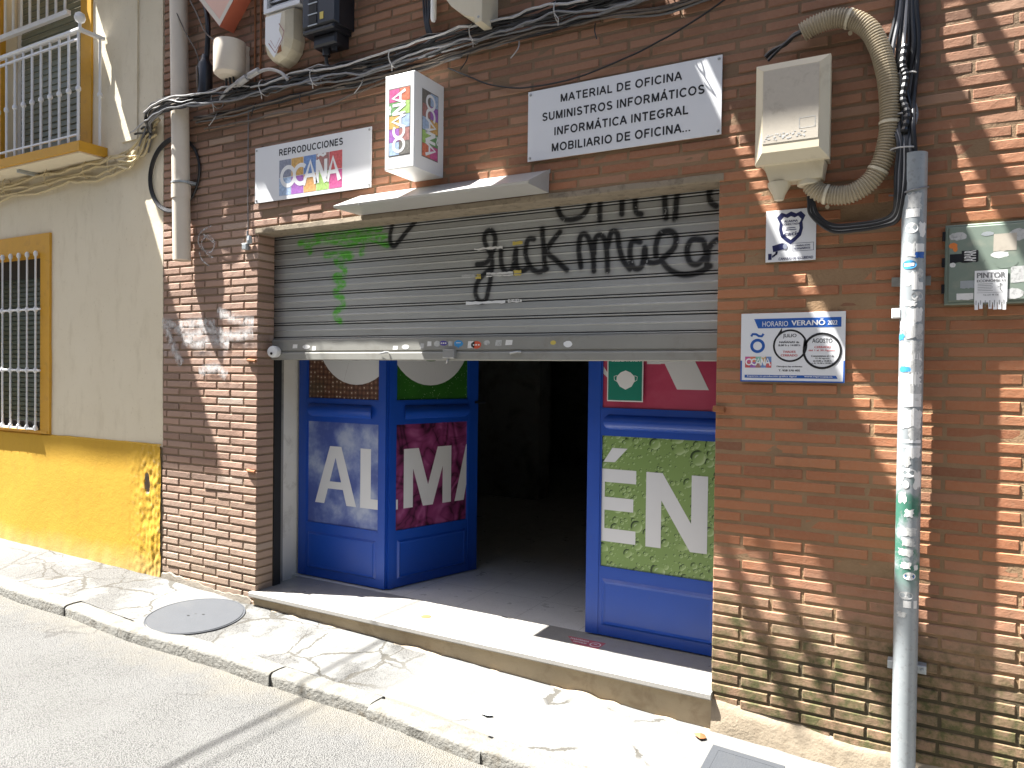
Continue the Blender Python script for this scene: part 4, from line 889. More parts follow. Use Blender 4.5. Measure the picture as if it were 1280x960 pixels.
mb = MB(); FP.text(mb, 'PINTOR', .130, 1.921, .218, 1.941, .0006, bold=.045); FP.text(mb, 'ECON\u00d3MICO', .130, 1.906, .219, 1.9175, .0006, bold=.045)
for q in range(5): FP.rect(mb, .132, 1.898-.0062*q, .180-.004*(q % 2), 1.8995-.0062*q, .0006)
FP.stroke(mb, [(.203, 1.878), (.204, 1.893), (.203, 1.878), (.210, 1.870)], .002, .0006); FP.disc(mb, .204, 1.897, .0035, .0035, .0006); FP.stroke(mb, [(.195, 1.886), (.204, 1.890), (.213, 1.895)], .002, .0006)
FP.text(mb, 'Tel. 637 48 126', .150, 1.855, .198, 1.861, .0006, bold=.02); FP.rect(mb, .130, 1.866, .218, 1.867, .0006)
for i in range(7): FP.rect(mb, .127+i*.01457, 1.812, .129+i*.01457, 1.838, .0012)
mb.build('lettering', M['greyprint'], fl, fix=False)

# ------------------------------------------------------------------ folded metal hood over the shutter
hd = thing('light_hood', 'ivory folded metal hood fixed to the bricks above the shutter', 'hood', (-2.3, 0, 2.44))
prof = [(.0, 2.552), (-.228, 2.447), (-.222, 2.437), (-.006, 2.437)]
mb = MB(); mb.add([(-2.885, y, z) for y, z in prof]+[(-1.678, y, z) for y, z in prof], [(0, 4, 5, 1), (1, 5, 6, 2), (2, 6, 7, 3), (0, 1, 2, 3), (7, 6, 5, 4)])
mb.build('hood_sheet', M['ivory'], hd)
mb = MB(); mb.prism([(-1.676, 0, 2.556), (-1.676, -.228, 2.449), (-1.676, -.222, 2.440), (-1.676, -.2, 2.440), (-1.676, -.0, 2.536)], (.003, 0, 0)); mb.box((-2.70, -.231, 2.434), (-2.697, -.2, 2.449)); mb.build('end_flange', M['ivory'], hd)

# ------------------------------------------------------------------ junction box, conduit
jb = thing('junction_box', 'weathered cream plastic junction box fixed to the brick wall', 'junction box', (-.52, 0, 2.41))
mb = MB(); X0, X1, ZA, ZB = -.660, -.378, 2.408, 2.812
def fr_ring(y, dx, dz): return [(X0+dx, y, ZA+dz), (X1-dx, y, ZA+dz), (X1-dx, y, ZB-dz), (X0+dx, y, ZB-dz)]
rings = [fr_ring(.0, .012, .012), fr_ring(-.115, .010, .010), fr_ring(-.118, .0, .0), fr_ring(-.150, .0, .0), fr_ring(-.183, .030, .034), fr_ring(-.187, .033, .037)]
vs = [p for r_ in rings for p in r_]; fs = [(k*4+i, k*4+(i+1) % 4, (k+1)*4+(i+1) % 4, (k+1)*4+i) for k in range(5) for i in range(4)]+[(20, 21, 22, 23)]
mb.add(vs, fs); mb.build('casing', M['polyester'], jb)
mb = MB(); mb.cbox((X0+.036, -.1885, ZA+.072), (X1-.036, -.1872, ZB-.040), .0006); mb.build('cover_panel', M['polypanel'], jb)
mb = MB(); FJ = Fr((0, -.1885, 0), (1, 0, 0), (0, 0, 1))
for a, b, c, d in ((-.485, 2.525, -.425, 2.527), (-.485, 2.565, -.425, 2.567), (-.485, 2.525, -.483, 2.567), (-.427, 2.525, -.425, 2.567)): FJ.rect(mb, a, b, c, d, .0006)
for i in range(40): a = R.uniform(-.62, -.46); b = 2.507+R.uniform(-.014, .012); FJ.disc(mb, a, b, R.uniform(.002, .006), R.uniform(.0015, .004), .0006+.0001*i/40, n=7, wob=.4)
mb.build('torn_label', M['paperdirty'], jb, fix=False)
mb = MB(); mb.lathe((-.520, -.168, 2.460), (0, -1, 0), [(.015, 0), (.015, .013), (.011, .015), (.011, .010)], 20); mb.build('lock_ring', M['pvc'], jb, smooth=True)
mb = MB(); mb.lathe((-.520, -.175, 2.460), (0, -1, 0), [(.009, 0), (.009, .006)], 14); mb.build('lock_core', M['rust'], jb)
mb = MB(); top = [(-.632, -.02, 2.412), (-.398, -.02, 2.412), (-.398, -.125, 2.412), (-.632, -.125, 2.412)]; bt = [(-.610, -.02, 2.345), (-.408, -.02, 2.345), (-.408, -.105, 2.345), (-.610, -.105, 2.345)]
mb.add(top+bt, [(0, 1, 5, 4), (1, 2, 6, 5), (2, 3, 7, 6), (3, 0, 4, 7), (4, 5, 6, 7)]); mb.build('cable_inlet', M['polyester'], jb)
mb = MB(); mb.lathe((-.577, -.07, 2.347), (0, 0, -1), [(.046, 0), (.046, .012), (.024, .052), (.020, .066), (.018, .072)], 20); mb.build('nozzle', M['polyester'], jb, smooth=True)
mb = MB(); mb.lathe((-.462, -.06, 2.347), (0, 0, -1), [(.046, 0), (.046, .020), (.040, .024)], 20); mb.build('socket', M['polyester'], jb, smooth=True)
cd_ = thing('conduit', 'cream corrugated conduit curving from the junction box up the wall', 'conduit', (-.2, -.06, 2.3))
cp = smooth_path([(-.500, -.05, 2.958), (-.452, -.055, 2.975), (-.38, -.058, 2.985), (-.31, -.06, 2.965), (-.252, -.06, 2.915), (-.215, -.06, 2.84), (-.190, -.06, 2.75), (-.176, -.06, 2.66), (-.170, -.06, 2.56), (-.176, -.06, 2.47), (-.197, -.06, 2.385), (-.236, -.06, 2.318), (-.300, -.06, 2.278), (-.365, -.06, 2.276), (-.425, -.06, 2.295), (-.458, -.06, 2.335)], 40)
dd_ = [0]
for i in range(1, len(cp)): dd_.append(dd_[-1]+(cp[i]-cp[i-1]).length)
tot = dd_[-1]; STEPL = .00275; path = []; j = 0
for k in range(int(tot/STEPL)):
    s_ = k*STEPL
    while dd_[j+1] < s_: j += 1
    path.append(cp[j].lerp(cp[j+1], (s_-dd_[j])/(dd_[j+1]-dd_[j])))
mb = MB(); mb.tube(path, lambda i: .0390 if i % 4 in (0, 1) else (.0335), 18, cap=True); mb.build('corrugated_hose', M['conduit'], cd_, smooth=False)
for q in (.16, .58, .74, .93):
    i = int(q*len(path)); mb = MB(); mb.tube([path[i-2], path[i+2]], .0405, 18, cap=False); a = path[i]; mb.lathe((a.x+.0, -.02, a.z-.043), (0, -1, 0), [(.008, 0), (.008, .01)], 10); mb.build('clip', M['polyester'], cd_)
# black tails at the upper end
mb = MB(); mb.tube(smooth_path([(-.48, -.05, 2.965), (-.53, -.05, 2.955), (-.565, -.05, 2.925), (-.62, -.05, 2.905), (-.645, -.05, 2.885)], 6), .010, 8); mb.tube(smooth_path([(-.49, -.055, 2.96), (-.54, -.06, 2.94), (-.60, -.05, 2.90), (-.635, -.05, 2.868)], 6), .007, 8); mb.build('cable_tail', M['cable_black'], cd_, smooth=True)

# ------------------------------------------------------------------ lamp post / steel tube with stickers
def pole_mat():
    k = N('grey_pole_paint'); X, Y, Z = k.xyz()
    c = k.mix(k.noise(14, 6, .6), (.26, .285, .295), (.33, .355, .365)); c = k.mix(k.ramp(k.noise(45, 6, .7), .55, .7, 0, .4), c, (.42, .42, .41))
    f = k.math('MULTIPLY', k.ramp(k.noise(13, 5, .65), .44, .56), k.math('MULTIPLY', k.ramp(Z, .72, .82), k.ramp(Z, 1.20, 1.08))); c = k.mix(k.math('MULTIPLY', f, .85), c, (.01, .15, .085))
    c = k.mix(k.math('MULTIPLY', k.ramp(k.noise(55, 5), .56, .66), .4), c, (.20, .20, .19)); k.col(c); k.rough(.45); k.b.inputs['Metallic'].default_value = .15; return k.m
M['pole'] = pole_mat()
PXc, PYc, PR = -.081, -.075, .0425
pl = thing('steel_pole', 'grey steel cable riser pole plastered with torn stickers and green spray paint', 'pole', (PXc, PYc, -.07))
mb = MB(); mb.lathe((PXc, PYc, -.20), (0, 0, 1), [(PR, 0), (PR, 2.60), (PR-.006, 2.601), (PR-.006, 2.45)], 40); pole_o = mb.build('pole_tube', M['pole'], pl, smooth=True)
mb = MB(); mb.cbox((PXc-.062, -.045, .405), (PXc+.072, -.0, .437), .003); mb.lathe((PXc+.058, -.045, .42), (0, -1, 0), [(.007, 0), (.006, .005)], 10); mb.build('clamp', M['galv'], pl)
mb = MB(); mb.box((PXc-.075, -.02, 1.905), (PXc+.06, -.004, 1.94)); mb.build('clamp', M['dimwall'], pl)
mb = MB(); mb.cbox((-.150, -.10, 1.775), (-.118, -.065, 1.812), .004); mb.build('white_clip', M['white'], pl)
mb = MB(); mb.tube([(PXc+(PR+.003)*math.cos(a), PYc+(PR+.003)*math.sin(a), 2.27+.02*math.sin(a*.5)) for a in np.linspace(0, -math.pi*1.2, 14)]+[(-.17, -.06, 2.255)], .0035, 6); mb.build('wire_tie', M['cable_grey'], pl)
rs = random.Random(5)
def wrap_sticker(za, ang, wdt, hgt, mt, kind, lift):
    n = 8; m_ = 6; vs = []; fs = []
    r_ = PR+.0004+lift
    if kind == 'round':
        K = 18; pts = [(wdt/2*math.cos(2*math.pi*i/K), hgt/2*math.sin(2*math.pi*i/K)) for i in range(K)]
        vs = [(0, 0)]+pts; fs = [(0, 1+i, 1+(i+1) % K) for i in range(K)]
    else:
        e = [[rs.uniform(-.12, .12) if kind == 'torn' else rs.uniform(-.02, .02) for _ in range(9)] for _ in range(4)]
        for j in range(m_+1):
            for i in range(n+1):
                u = -.5+i/n; v = -.5+j/m_
                uu_ = u + (e[0][j] if i == 0 else e[1][j] if i == n else 0); vv = v + (e[2][i] if j == 0 else e[3][i] if j == m_ else 0)
                vs.append((uu_*wdt, vv*hgt))
        fs = [(j*(n+1)+i, j*(n+1)+i+1, (j+1)*(n+1)+i+1, (j+1)*(n+1)+i) for j in range(m_) for i in range(n)]
    mb = MB(); mb.add([(PXc+r_*math.sin(ang+a/PR), PYc-r_*math.cos(ang+a/PR), za+b) for a, b in vs], fs); mb.build('sticker', M[mt], pole_o, fix=False)
L = [(249, .0, .05, .055, 'paperdirty', 'torn'), (264, -.1, .05, .032, 'paper', 'rect'), (283, -.15, .045, .04, 'paper', 'round'), (285, .8, .03, .05, 'paper', 'torn'), (310, -.2, .034, .05, 'paperdirty', 'torn'), (308, .6, .034, .03, 'paper', 'rect'), (317, .55, .034, .022, 'bluewrit', 'torn'),
 (329, -.3, .052, .034, 'skyblue', 'round'), (329, -.3, .034, .012, 'white', 'rect'), (340, .6, .03, .036, 'paperdirty', 'round'), (347, -.15, .055, .05, 'paper', 'torn'), (356, .45, .042, .028, 'paper', 'rect'), (369, .45, .044, .036, 'paperdirty', 'round'), (378, -.25, .05, .02, 'paper', 'torn'), (392, .3, .05, .05, 'paper', 'torn'), (405, -.35, .06, .04, 'paper', 'torn'), (413, .3, .06, .05, 'paperdirty', 'torn'),
 (420, -.95, .03, .022, 'skyblue', 'torn'), (435, -.3, .06, .045, 'paper', 'torn'), (436, .5, .045, .06, 'paperdirty', 'torn'), (450, .1, .07, .05, 'paper', 'torn'), (458, .45, .05, .05, 'paperdirty', 'torn'), (461, -.5, .04, .018, 'skyblue', 'torn'), (474, -.05, .08, .05, 'paper', 'torn'), (487, .0, .085, .045, 'paperdirty', 'rect'), (500, .0, .085, .05, 'paper', 'rect'),
 (523, .1, .075, .07, 'paper', 'torn'), (540, .5, .045, .06, 'paperdirty', 'torn'), (552, .0, .09, .012, 'white', 'rect'), (559, .0, .09, .010, 'white', 'rect'), (566, .4, .05, .04, 'paper', 'torn'), (575, -.5, .05, .05, 'paperdirty', 'torn'), (592, .0, .052, .035, 'white', 'round'), (596, -.75, .03, .06, 'paper', 'torn'), (600, .8, .03, .06, 'paper', 'torn'), (607, -.2, .022, .03, 'paper', 'round'), (608, .6, .02, .03, 'paper', 'round'), (624, -.5, .028, .04, 'paper', 'torn'),
 (643, .1, .03, .028, 'paper', 'torn'), (667, .1, .05, .03, 'paperdirty', 'torn'), (680, .1, .045, .03, 'paperdirty', 'torn'), (693, -.1, .05, .03, 'paperdirty', 'torn'), (710, -.1, .035, .025, 'paper', 'torn'), (712, .8, .016, .02, 'paper', 'torn'), (723, .25, .045, .030, 'paper', 'round'), (723, .25, .036, .020, 'bluewrit', 'round'), (748, .0, .05, .03, 'paperdirty', 'round'), (759, .1, .028, .026, 'paper', 'rect'), (759, .8, .016, .03, 'paper', 'rect'), (773, -.35, .03, .02, 'paperdirty', 'torn')]
for i, (py, an, wd, hg, mt, kd) in enumerate(L):
    wrap_sticker(2.331-(py-210)*.0029965, an, wd, hg, mt, kd, .0001+.00008*(i % 9))

# ------------------------------------------------------------------ yellow house next door
H = thing('yellow_house', 'cream house with an ochre base, barred window and small balcony beside the brick shop', 'house', (-6, .01, 0))
HX1 = -4.655; HX0 = -9.5; HY = .008; WXL, WXR, WZB, WZT = -7.25, -6.132, 1.045, 2.445
def wall_grid(x0, x1, z0, z1, y, amp, s=.05):
    nx = max(1, int((x1-x0)/s)); nz = max(1, int((z1-z0)/s)); vs = []
    for j in range(nz+1):
        for i in range(nx+1):
            xx = x0+(x1-x0)*i/nx; zz = z0+(z1-z0)*j/nz
            vs.append((xx, y+amp*(mnoise.noise((xx*2.3, zz*2.3, 1))+.4*mnoise.noise((xx*9, zz*9, 2))), zz))
    return vs, [(j*(nx+1)+i, j*(nx+1)+i+1, (j+1)*(nx+1)+i+1, (j+1)*(nx+1)+i) for j in range(nz) for i in range(nx)]
mb = MB()
for r_ in ((WXR, HX1, 1.0, 5.6), (HX0, WXL, 1.0, 5.6), (WXL, WXR, WZT, 3.2), (WXL, -6.72, 3.2, 5.6), (-5.6, WXR+.54, 3.2, 3.21)): 
    if r_[1] > r_[0]: mb.add(*wall_grid(*r_, HY, .004, .06))
mb2 = mb
# wall above the lower window is cut round the balcony door (x -6.72 .. -5.60)
mb = MB()
for r_ in ((-5.60, HX1, 1.0, 5.6), (HX0, WXL, 1.0, 5.6), (WXR, -5.60, 1.0, 3.2), (WXL, WXR, WZT, 3.2), (WXL, -6.72, 3.2, 5.6), (-6.72, -5.60, 4.62, 5.6)): mb.add(*wall_grid(*r_, HY, .004, .06))
mb.box((HX0, HY+.012, -.3), (WXL, .34, 5.6)); mb.box((WXR, HY+.012, -.3), (-5.60, .34, 3.2)); mb.box((-5.60, HY+.012, -.3), (HX1, .34, 5.6)); mb.box((WXL, HY+.012, -.3), (WXR, .34, WZB)); mb.box((WXL, HY+.012, WZT), (WXR, .34, 3.2)); mb.box((WXL, HY+.012, 3.2), (-6.72, .34, 5.6)); mb.box((HX0, .30, -.3), (HX1, .34, 5.6))
hw = mb.build('wall', M['cream'], H, smooth=True, fix=False)
mb = MB(); mb.box((-5.115, -.004, 3.165), (-4.935, .02, 5.6)); mb.box((-4.80, -.002, 3.30), (HX1-.002, .02, 5.6)); mb.build('pilaster', M['cream'], H)
# ochre base with lumpy plaster near the corner
nx, nz = 300, 90; vs = []
def dz_top(x): return 1.022+.004*mnoise.noise((x*6, 0, 4))
for j in range(nz+1):
    for i in range(nx+1):
        q = (i/nx); xx = HX0+(HX1-HX0)*(1-(1-q)**1.8); zb = gz(xx)-.05; zz = zb+(dz_top(xx)-zb)*j/nz
        k_ = max(0, min(1, (xx+5.05)/.30)); lump = .011*k_*max(-.3, mnoise.noise((xx*8, zz*4.5, 3)))+.006*k_*mnoise.noise((xx*30, zz*22, 5))
        y = -.006+.004*mnoise.noise((xx*2, zz*2, 1))-lump+(.012 if j == nz else 0)-.008*max(0, 1-(zz-gz(xx))/.12)*abs(mnoise.noise((xx*6, 1, 1)))
        d = math.hypot((xx+4.80)/.030, (zz-.735)/.075); 
        if d < 1: y += .02*(1-d**4)
        vs.append((xx, min(y, .02), zz))
mb = MB(); mb.add(vs, [(j*(nx+1)+i, j*(nx+1)+i+1, (j+1)*(nx+1)+i+1, (j+1)*(nx+1)+i) for j in range(nz) for i in range(nx)]); mb.build('ochre_base', M['yellow'], H, smooth=True, fix=False)
mb = MB()
for (x0, z0, x1, z1) in ((WXR, 1.024, -6.005, 2.592), (WXL-.13, 1.024, WXL, 2.592), (WXL, WZT, WXR, 2.592)): mb.box((x0, -.010, z0), (x1, .02, z1))
mb.box((WXR-.004, -.006, WZB), (WXR, .16, WZT)); mb.box((WXL, -.006, WZB), (WXL+.004, .16, WZT)); mb.box((WXL, -.006, WZT-.004), (WXR, .16, WZT)); mb.box((WXL-.1, -.014, 1.024), (WXR+.1, .16, WZB))
mb.build('window_surround', M['ochre'], H)
def blind(name, x0, x1, z0, z1, y, mat, parent, p=.045):
    mb = MB(); z = z0
    while z < z1:
        mb.add([(x0, y+.006, z), (x1, y+.006, z), (x1, y-.004, z+.006), (x0, y-.004, z+.006), (x1, y, z+p-.006), (x0, y, z+p-.006), (x1, y+.010, z+p), (x0, y+.010, z+p)], [(0, 1, 2, 3), (3, 2, 4, 5), (5, 4, 6, 7)]); z += p
    return mb.build(name, mat, parent, fix=False)
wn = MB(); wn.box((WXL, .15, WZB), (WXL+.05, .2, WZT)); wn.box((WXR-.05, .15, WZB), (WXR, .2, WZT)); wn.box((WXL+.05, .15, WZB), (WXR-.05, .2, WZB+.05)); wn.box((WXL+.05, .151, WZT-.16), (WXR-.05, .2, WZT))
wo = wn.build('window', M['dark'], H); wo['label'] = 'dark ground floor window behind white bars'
blind('blind', WXL+.05, WXR-.05, WZB+.05, WZT-.17, .17, M['blind'], wo, .040)
def knot(mb, x, y, z, r=.016): mb.lathe((x, y, z-.022), (0, 0, 1), [(.009, 0), (r, .012), (r, .030), (.009, .044)], 10)
gb = MB(); xbar = [-6.16-.1205*i for i in range(10)]
for x in xbar:
    gb.tube([(x, -.03, WZB+.01), (x, -.03, WZT-.005)], .0075, 8)
    for z in (2.00, 1.52, 1.068, 2.435): knot(gb, x, -.03, z)
for z in (2.00, 1.52): gb.tube([(WXL-.02, -.03, z), (WXR+.03, -.03, z)], .009, 8)
gb.box((WXL, -.042, 1.052), (WXR-.01, -.018, 1.064)); gb.build('window_bars', M['railing'], H, smooth=True)
# balcony
bal = MB(); bal.box((-8.6, -.205, 3.082), (-5.29, .02, 3.150)); bal_o = bal.build('balcony', M['ochre'], H); bal_o['label'] = 'ochre edged balcony with white railing'
mb = MB(); mb.box((-8.6, -.19, 3.070), (-5.31, .0, 3.081)); mb.build('underside', M['cream'], bal_o)
mb = MB(); mb.box((-6.2, -.15, 3.045), (-6.17, .01, 3.069)); mb.build('bracket', M['galv'], bal_o)
rl = MB(); yr = -.178
rl.cbox((-8.6, yr-.018, 3.93), (-5.31, yr+.018, 3.956), .006); rl.box((-5.345, yr+.019, 3.932), (-5.312, .0, 3.954)); rl.box((-8.6, yr-.008, 3.875), (-5.34, yr+.008, 3.889)); rl.box((-8.6, yr-.008, 3.20), (-5.34, yr+.008, 3.212))
rl.build('handrail', M['railing'], bal_o)
for i in range(22):
    x = -5.345-.118*i; b_ = MB(); b_.tube([(x, yr, 3.151), (x, yr, 3.93)], .0095, 8); knot(b_, x, yr, 3.53, .018); b_.build('baluster', M['railing'], bal_o, smooth=True)
for y in (-.03,):
    b_ = MB(); b_.tube([(-5.328, y, 3.151), (-5.328, y, 3.93)], .0095, 8); knot(b_, -5.328, y, 3.53, .018); b_.build('baluster', M['railing'], bal_o, smooth=True)
b_ = MB(); b_.lathe((-5.328, yr, 3.957), (0, 0, 1), [(.012, 0), (.010, .03), (.030, .045), (.038, .068), (.030, .095), (.012, .108)], 16); b_.build('finial', M['railing'], bal_o, smooth=True)
mb = MB()
for (x0, z0, x1, z1) in ((-5.605, 3.16, -5.475, 5.2), (-6.83, 3.16, -6.715, 5.2), (-6.715, 4.62, -5.605, 4.75)): mb.box((x0, -.008, z0), (x1, .03, z1))
mb.box((-5.609, -.006, 3.16), (-5.6055, .16, 4.62)); mb.build('door_surround', M['ochre'], H)
bw = MB(); bw.box((-6.715, .12, 3.16), (-6.67, .2, 4.62)); bw.box((-5.655, .12, 3.16), (-5.61, .2, 4.62)); bo = bw.build('balcony_door', M['railing'], H)
blind('blind', -6.67, -5.655, 3.16, 4.62, .13, M['blindup'], bo, .05)
up = MB(); up.box((-8.6, -.085, 4.165), (-5.65, -.055, 4.20))
for i in range(18):
    x = -5.70-.118*i; up.tube([(x, -.07, 4.20), (x, -.07, 5.2)], .010, 8)
up.build('upper_guard_rail', M['railing'], H)

# ------------------------------------------------------------------ drainpipe
dp = thing('drainpipe', 'pale plastic drainpipe ending halfway down the left edge of the bricks', 'drainpipe', (-4.36, -.07, 2.26))
mb = MB(); A, Bt = Vector((-4.415, -.072, 4.6)), Vector((-4.352, -.072, 2.262)); mb.tube([A, A.lerp(Bt, .5), Bt], .056, 24, cap=False); mb.tube([A, Bt+Vector((0, 0, .01))], .052, 24); mb.build('pipe', M['pvc'], dp, smooth=True)
q = A.lerp(Bt, .806); mb = MB(); mb.tube([q+Vector((0, 0, .045)), q-Vector((0, 0, .045))], .0605, 24, cap=False); mb.tube([q+Vector((0, 0, .045)), q+Vector((0, 0, .044))], .0605, 24); mb.build('coupling', M['pvc'], dp, smooth=True)
mb = MB(); mb.tube([q+Vector((0, 0, .052)), q+Vector((0, 0, .064))], .062, 24); mb.box((q.x+.03, -.072, q.z+.050), (q.x+.075, -.0, q.z+.066)); mb.build('pipe_clip', M['galv'], dp)

# ------------------------------------------------------------------ cables on the facades
rc = random.Random(21)
def cable_path(pts, y, wob=.02, seed=0, n=7, zoff=0, yoff=0):
    P = smooth_path([(p[0], (p[2] if len(p) > 2 else y)+yoff, p[1]+zoff) for p in pts], n); out = []
    for i, p in enumerate(P):
        a = seed*7.3; s_ = p.x*3
        out.append(Vector((p.x, p.y+.014*mnoise.noise((s_, a, 1)), p.z+wob*mnoise.noise((s_*.9, a, 4))+wob*.5*mnoise.noise((s_*3, a, 9)))))
    return out
def cable(parent, pts, y, r, mat, wob=.02, zoff=0, yoff=0, name='cable'):
    mb = MB(); mb.tube(cable_path(pts, y, wob, rc.random()*50, 7, zoff, yoff), r, 7); return mb.build(name, M[mat], parent, smooth=True)
Bn = [(-5.0, 3.15), (-4.83, 3.20), (-4.66, 3.245, -.10), (-4.40, 3.26, -.155), (-4.14, 3.268, -.10), (-3.8, 3.275), (-3.49, 3.281), (-3.05, 3.262), (-2.69, 3.259), (-2.27, 3.285), (-1.97, 3.29), (-1.70, 3.294), (-1.36, 3.285), (-1.0, 3.30), (-.5, 3.36), (.3, 3.42), (1.3, 3.46)]
cb = thing('cable_bundle', 'thick bundle of black, grey and white cables strung along the brick wall', 'cables', (-2.5, -.04, 3.27))
for i in range(17):
    mt = ['cable_black', 'cable_black', 'cable_pale', 'cable_grey', 'cable_black', 'cable_grey', 'cable_brown', 'cable_black', 'cable_grey', 'cable_black', 'cable_grey', 'cable_black', 'cable_brown', 'cable_black', 'cable_pale', 'cable_brown', 'cable_black'][i]
    st_ = [(-4.86+rc.uniform(-.1, .14), 3.12+rc.uniform(-.04, .08), -.02), (-4.74, 3.205+rc.uniform(-.03, .03), -.04)]
    cable(cb, st_+Bn[2:], -.045, rc.uniform(.0045, .0078), mt, .040, rc.uniform(-.034, .036), rc.uniform(-.030, .012))
for x in (-4.05, -3.62, -3.2, -2.62, -2.1, -1.62, -1.1, -.6):
    z = float(np.interp(x, [p[0] for p in Bn], [p[1] for p in Bn])); mb = MB(); mb.tube([(x, -.045+.047*math.cos(a), z+.047*math.sin(a)) for a in np.linspace(0, 6.28, 16)], .0028, 6, cap=False); mb.tube([(x, -.085, z-.02), (x+.03, -.10, z-.06), (x+.02, -.085, z-.085)], .0025, 5); mb.build('cable_tie', M['cable_pale'], cb)
cb2 = thing('cable_bundle', 'lower strand of dusty dark cables sagging under the thick bundle', 'cables', (-2.5, -.03, 3.18))
Bl = [(-4.3, 3.20), (-4.0, 3.185), (-3.5, 3.19), (-2.93, 3.185), (-2.48, 3.195), (-2.07, 3.215), (-1.62, 3.235), (-1.37, 3.225), (-1.06, 3.20), (-.5, 3.26), (.2, 3.35), (1.3, 3.4)]
for i in range(6): cable(cb2, Bl, -.022, rc.uniform(.005, .008), ['cable_brown', 'cable_black', 'cable_brown', 'cable_black', 'cable_brown', 'cable_grey'][i], .022, rc.uniform(-.020, .022), rc.uniform(-.012, .006))
cable(cb2, [(-4.2, 3.12), (-3.7, 3.115), (-3.3, 3.10), (-2.95, 3.13), (-2.6, 3.16), (-2.2, 3.2)], -.018, .006, 'cable_brown', .02)
for i in range(8):
    x = -4.0+.37*i+rc.uniform(-.1, .1); z = 3.19; mb = MB(); mb.tube(smooth_path([(x, -.02, z+.02), (x+.01, -.05, z-.03), (x+rc.uniform(-.05, .05), -.05, z-.07)], 4), .003, 5); mb.build('cable_end', M['cable_pale' if i % 3 == 0 else 'cable_black'], cb2)
# loose white splice on the bundle
mb = MB(); mb.tube(smooth_path([(-4.0, -.07, 3.25), (-3.88, -.09, 3.31), (-3.72, -.09, 3.345), (-3.56, -.085, 3.365), (-3.45, -.08, 3.33), (-3.40, -.07, 3.28)], 8), .010, 8); mb.tube([(-3.80, -.095, 3.318), (-3.72, -.095, 3.343)], .022, 10); mb.tube([(-3.70, -.095, 3.349), (-3.62, -.092, 3.368)], .020, 10); mb.build('splice', M['cable_pale'], cb, smooth=True)
ch_ = thing('hanging_wire', 'single thin wire drooping across the bricks above the long white sign', 'wire', (-1.5, -.02, 3.0))
cable(ch_, [(-2.28, 3.16), (-2.0, 3.02), (-1.78, 2.972), (-1.55, 2.968), (-1.3, 3.02), (-1.0, 3.10), (-.80, 3.19)], -.018, .0042, 'cable_black', .008)
# cream painted cables across the house
cc_ = thing('cable_bundle', 'cream painted cables sagging below the balcony on the house wall', 'cables', (-5.6, -.02, 3.0))
Bc = [(-8.5, 2.93), (-7.4, 2.965), (-6.70, 3.0), (-6.1, 3.015), (-5.59, 3.03), (-5.25, 3.035), (-5.03, 3.06), (-4.88, 3.14), (-4.80, 3.22), (-4.70, 3.26)]
for i, zo in enumerate((.034, .014, -.030, -.060, -.095)): cable(cc_, Bc, -.018, rc.uniform(.007, .010), 'cable_cream', .034, zo, -.006*(i % 2))
for i in range(4): cable(cc_, [(-5.10, 2.99+.02*i), (-4.97+.02*i, 2.97+.02*i), (-4.90+.03*i, 3.06), (-4.86+.035*i, 3.16), (-4.80+.03*i, 3.235), (-4.66, 3.25)], -.02, .0075, 'cable_cream', .03, 0, -.008)
for x in (-6.6, -6.0, -5.5, -5.2): mb = MB(); z = 3.01; mb.tube([(x, -.02+.035*math.cos(a), z+.065*math.sin(a)) for a in np.linspace(0, 6.28, 14)], .003, 5, cap=False); mb.build('cable_tie', M['cable_cream'], cc_)
# coil of black cable
cl = thing('cable_coil', 'black cable coil looped behind the drainpipe at the corner of the bricks', 'cable', (-4.5, -.05, 2.86))
for k_ in range(3):
    mb = MB(); P = []
    for a in np.linspace(0, 2*math.pi, 56): P.append((-4.52+(.250+.006*k_)*math.cos(a), -.006-.004*k_, 2.862+(.238+.007*k_)*math.sin(a)))
    mb.tube(P, .0075, 8, cap=False); mb.build('cable_loop', M['cable_black'], cl, smooth=True)
# riser of black cables beside the conduit
vc = thing('cable_riser', 'black and grey cables running down into the top of the steel pole', 'cables', (-.12, -.07, 2.5))
for i in range(7):
    ox = (i-3)*.0105; mb = MB()
    P = [(-.118+ox*1.2, -.028, 4.7), (-.118+ox*1.2, -.028, 3.3), (-.123+ox, -.030, 3.0), (-.131+ox*1.7, -.032-.01*(i % 2), 2.82), (-.139+ox*1.1, -.036, 2.67), (-.128+ox*1.5, -.05-.008*(i % 3), 2.56), (-.120+ox*.6, -.095, 2.45), (-.118+ox*.8, -.10, 2.33), (-.124+ox*.6, -.10, 2.24)]
    if i < 5: P += [(-.140+ox*.3, -.075, 2.188-.008*i), (-.19, -.055, 2.163-.006*i), (-.28, -.05, 2.155-.006*i), (-.375, -.05, 2.160-.006*i), (-.428-.006*i, -.055, 2.205), (-.445-.004*i, -.06, 2.26), (-.455-.003*i, -.06, 2.33)]
    mb.tube(smooth_path(P, 7), [.0085, .0075, .009, .0065, .008, .0095, .008][i], 8); mb.build('cable', M[['cable_black', 'cable_grey', 'cable_black', 'cable_pale', 'cable_black', 'cable_black', 'cable_grey'][i]], vc, smooth=True)
mb = MB(); mb.tube(smooth_path([(-.125, -.05, 2.83), (-.130, -.065, 2.75), (-.118, -.07, 2.70), (-.128, -.075, 2.62), (-.11, -.09, 2.55), (-.12, -.10, 2.48)], 6), lambda i: .012+.003*(i % 2), 8); mb.build('taped_joint', M['cable_black'], vc)
mb = MB(); mb.tube(smooth_path([(-.10, -.03, 4.7), (-.095, -.03, 3.2), (-.080, -.034, 2.85), (-.092, -.05, 2.62), (-.09, -.095, 2.5), (-.078, -.098, 2.36)], 7), .010, 8); mb.build('cable', M['cable_black'], vc, smooth=True)
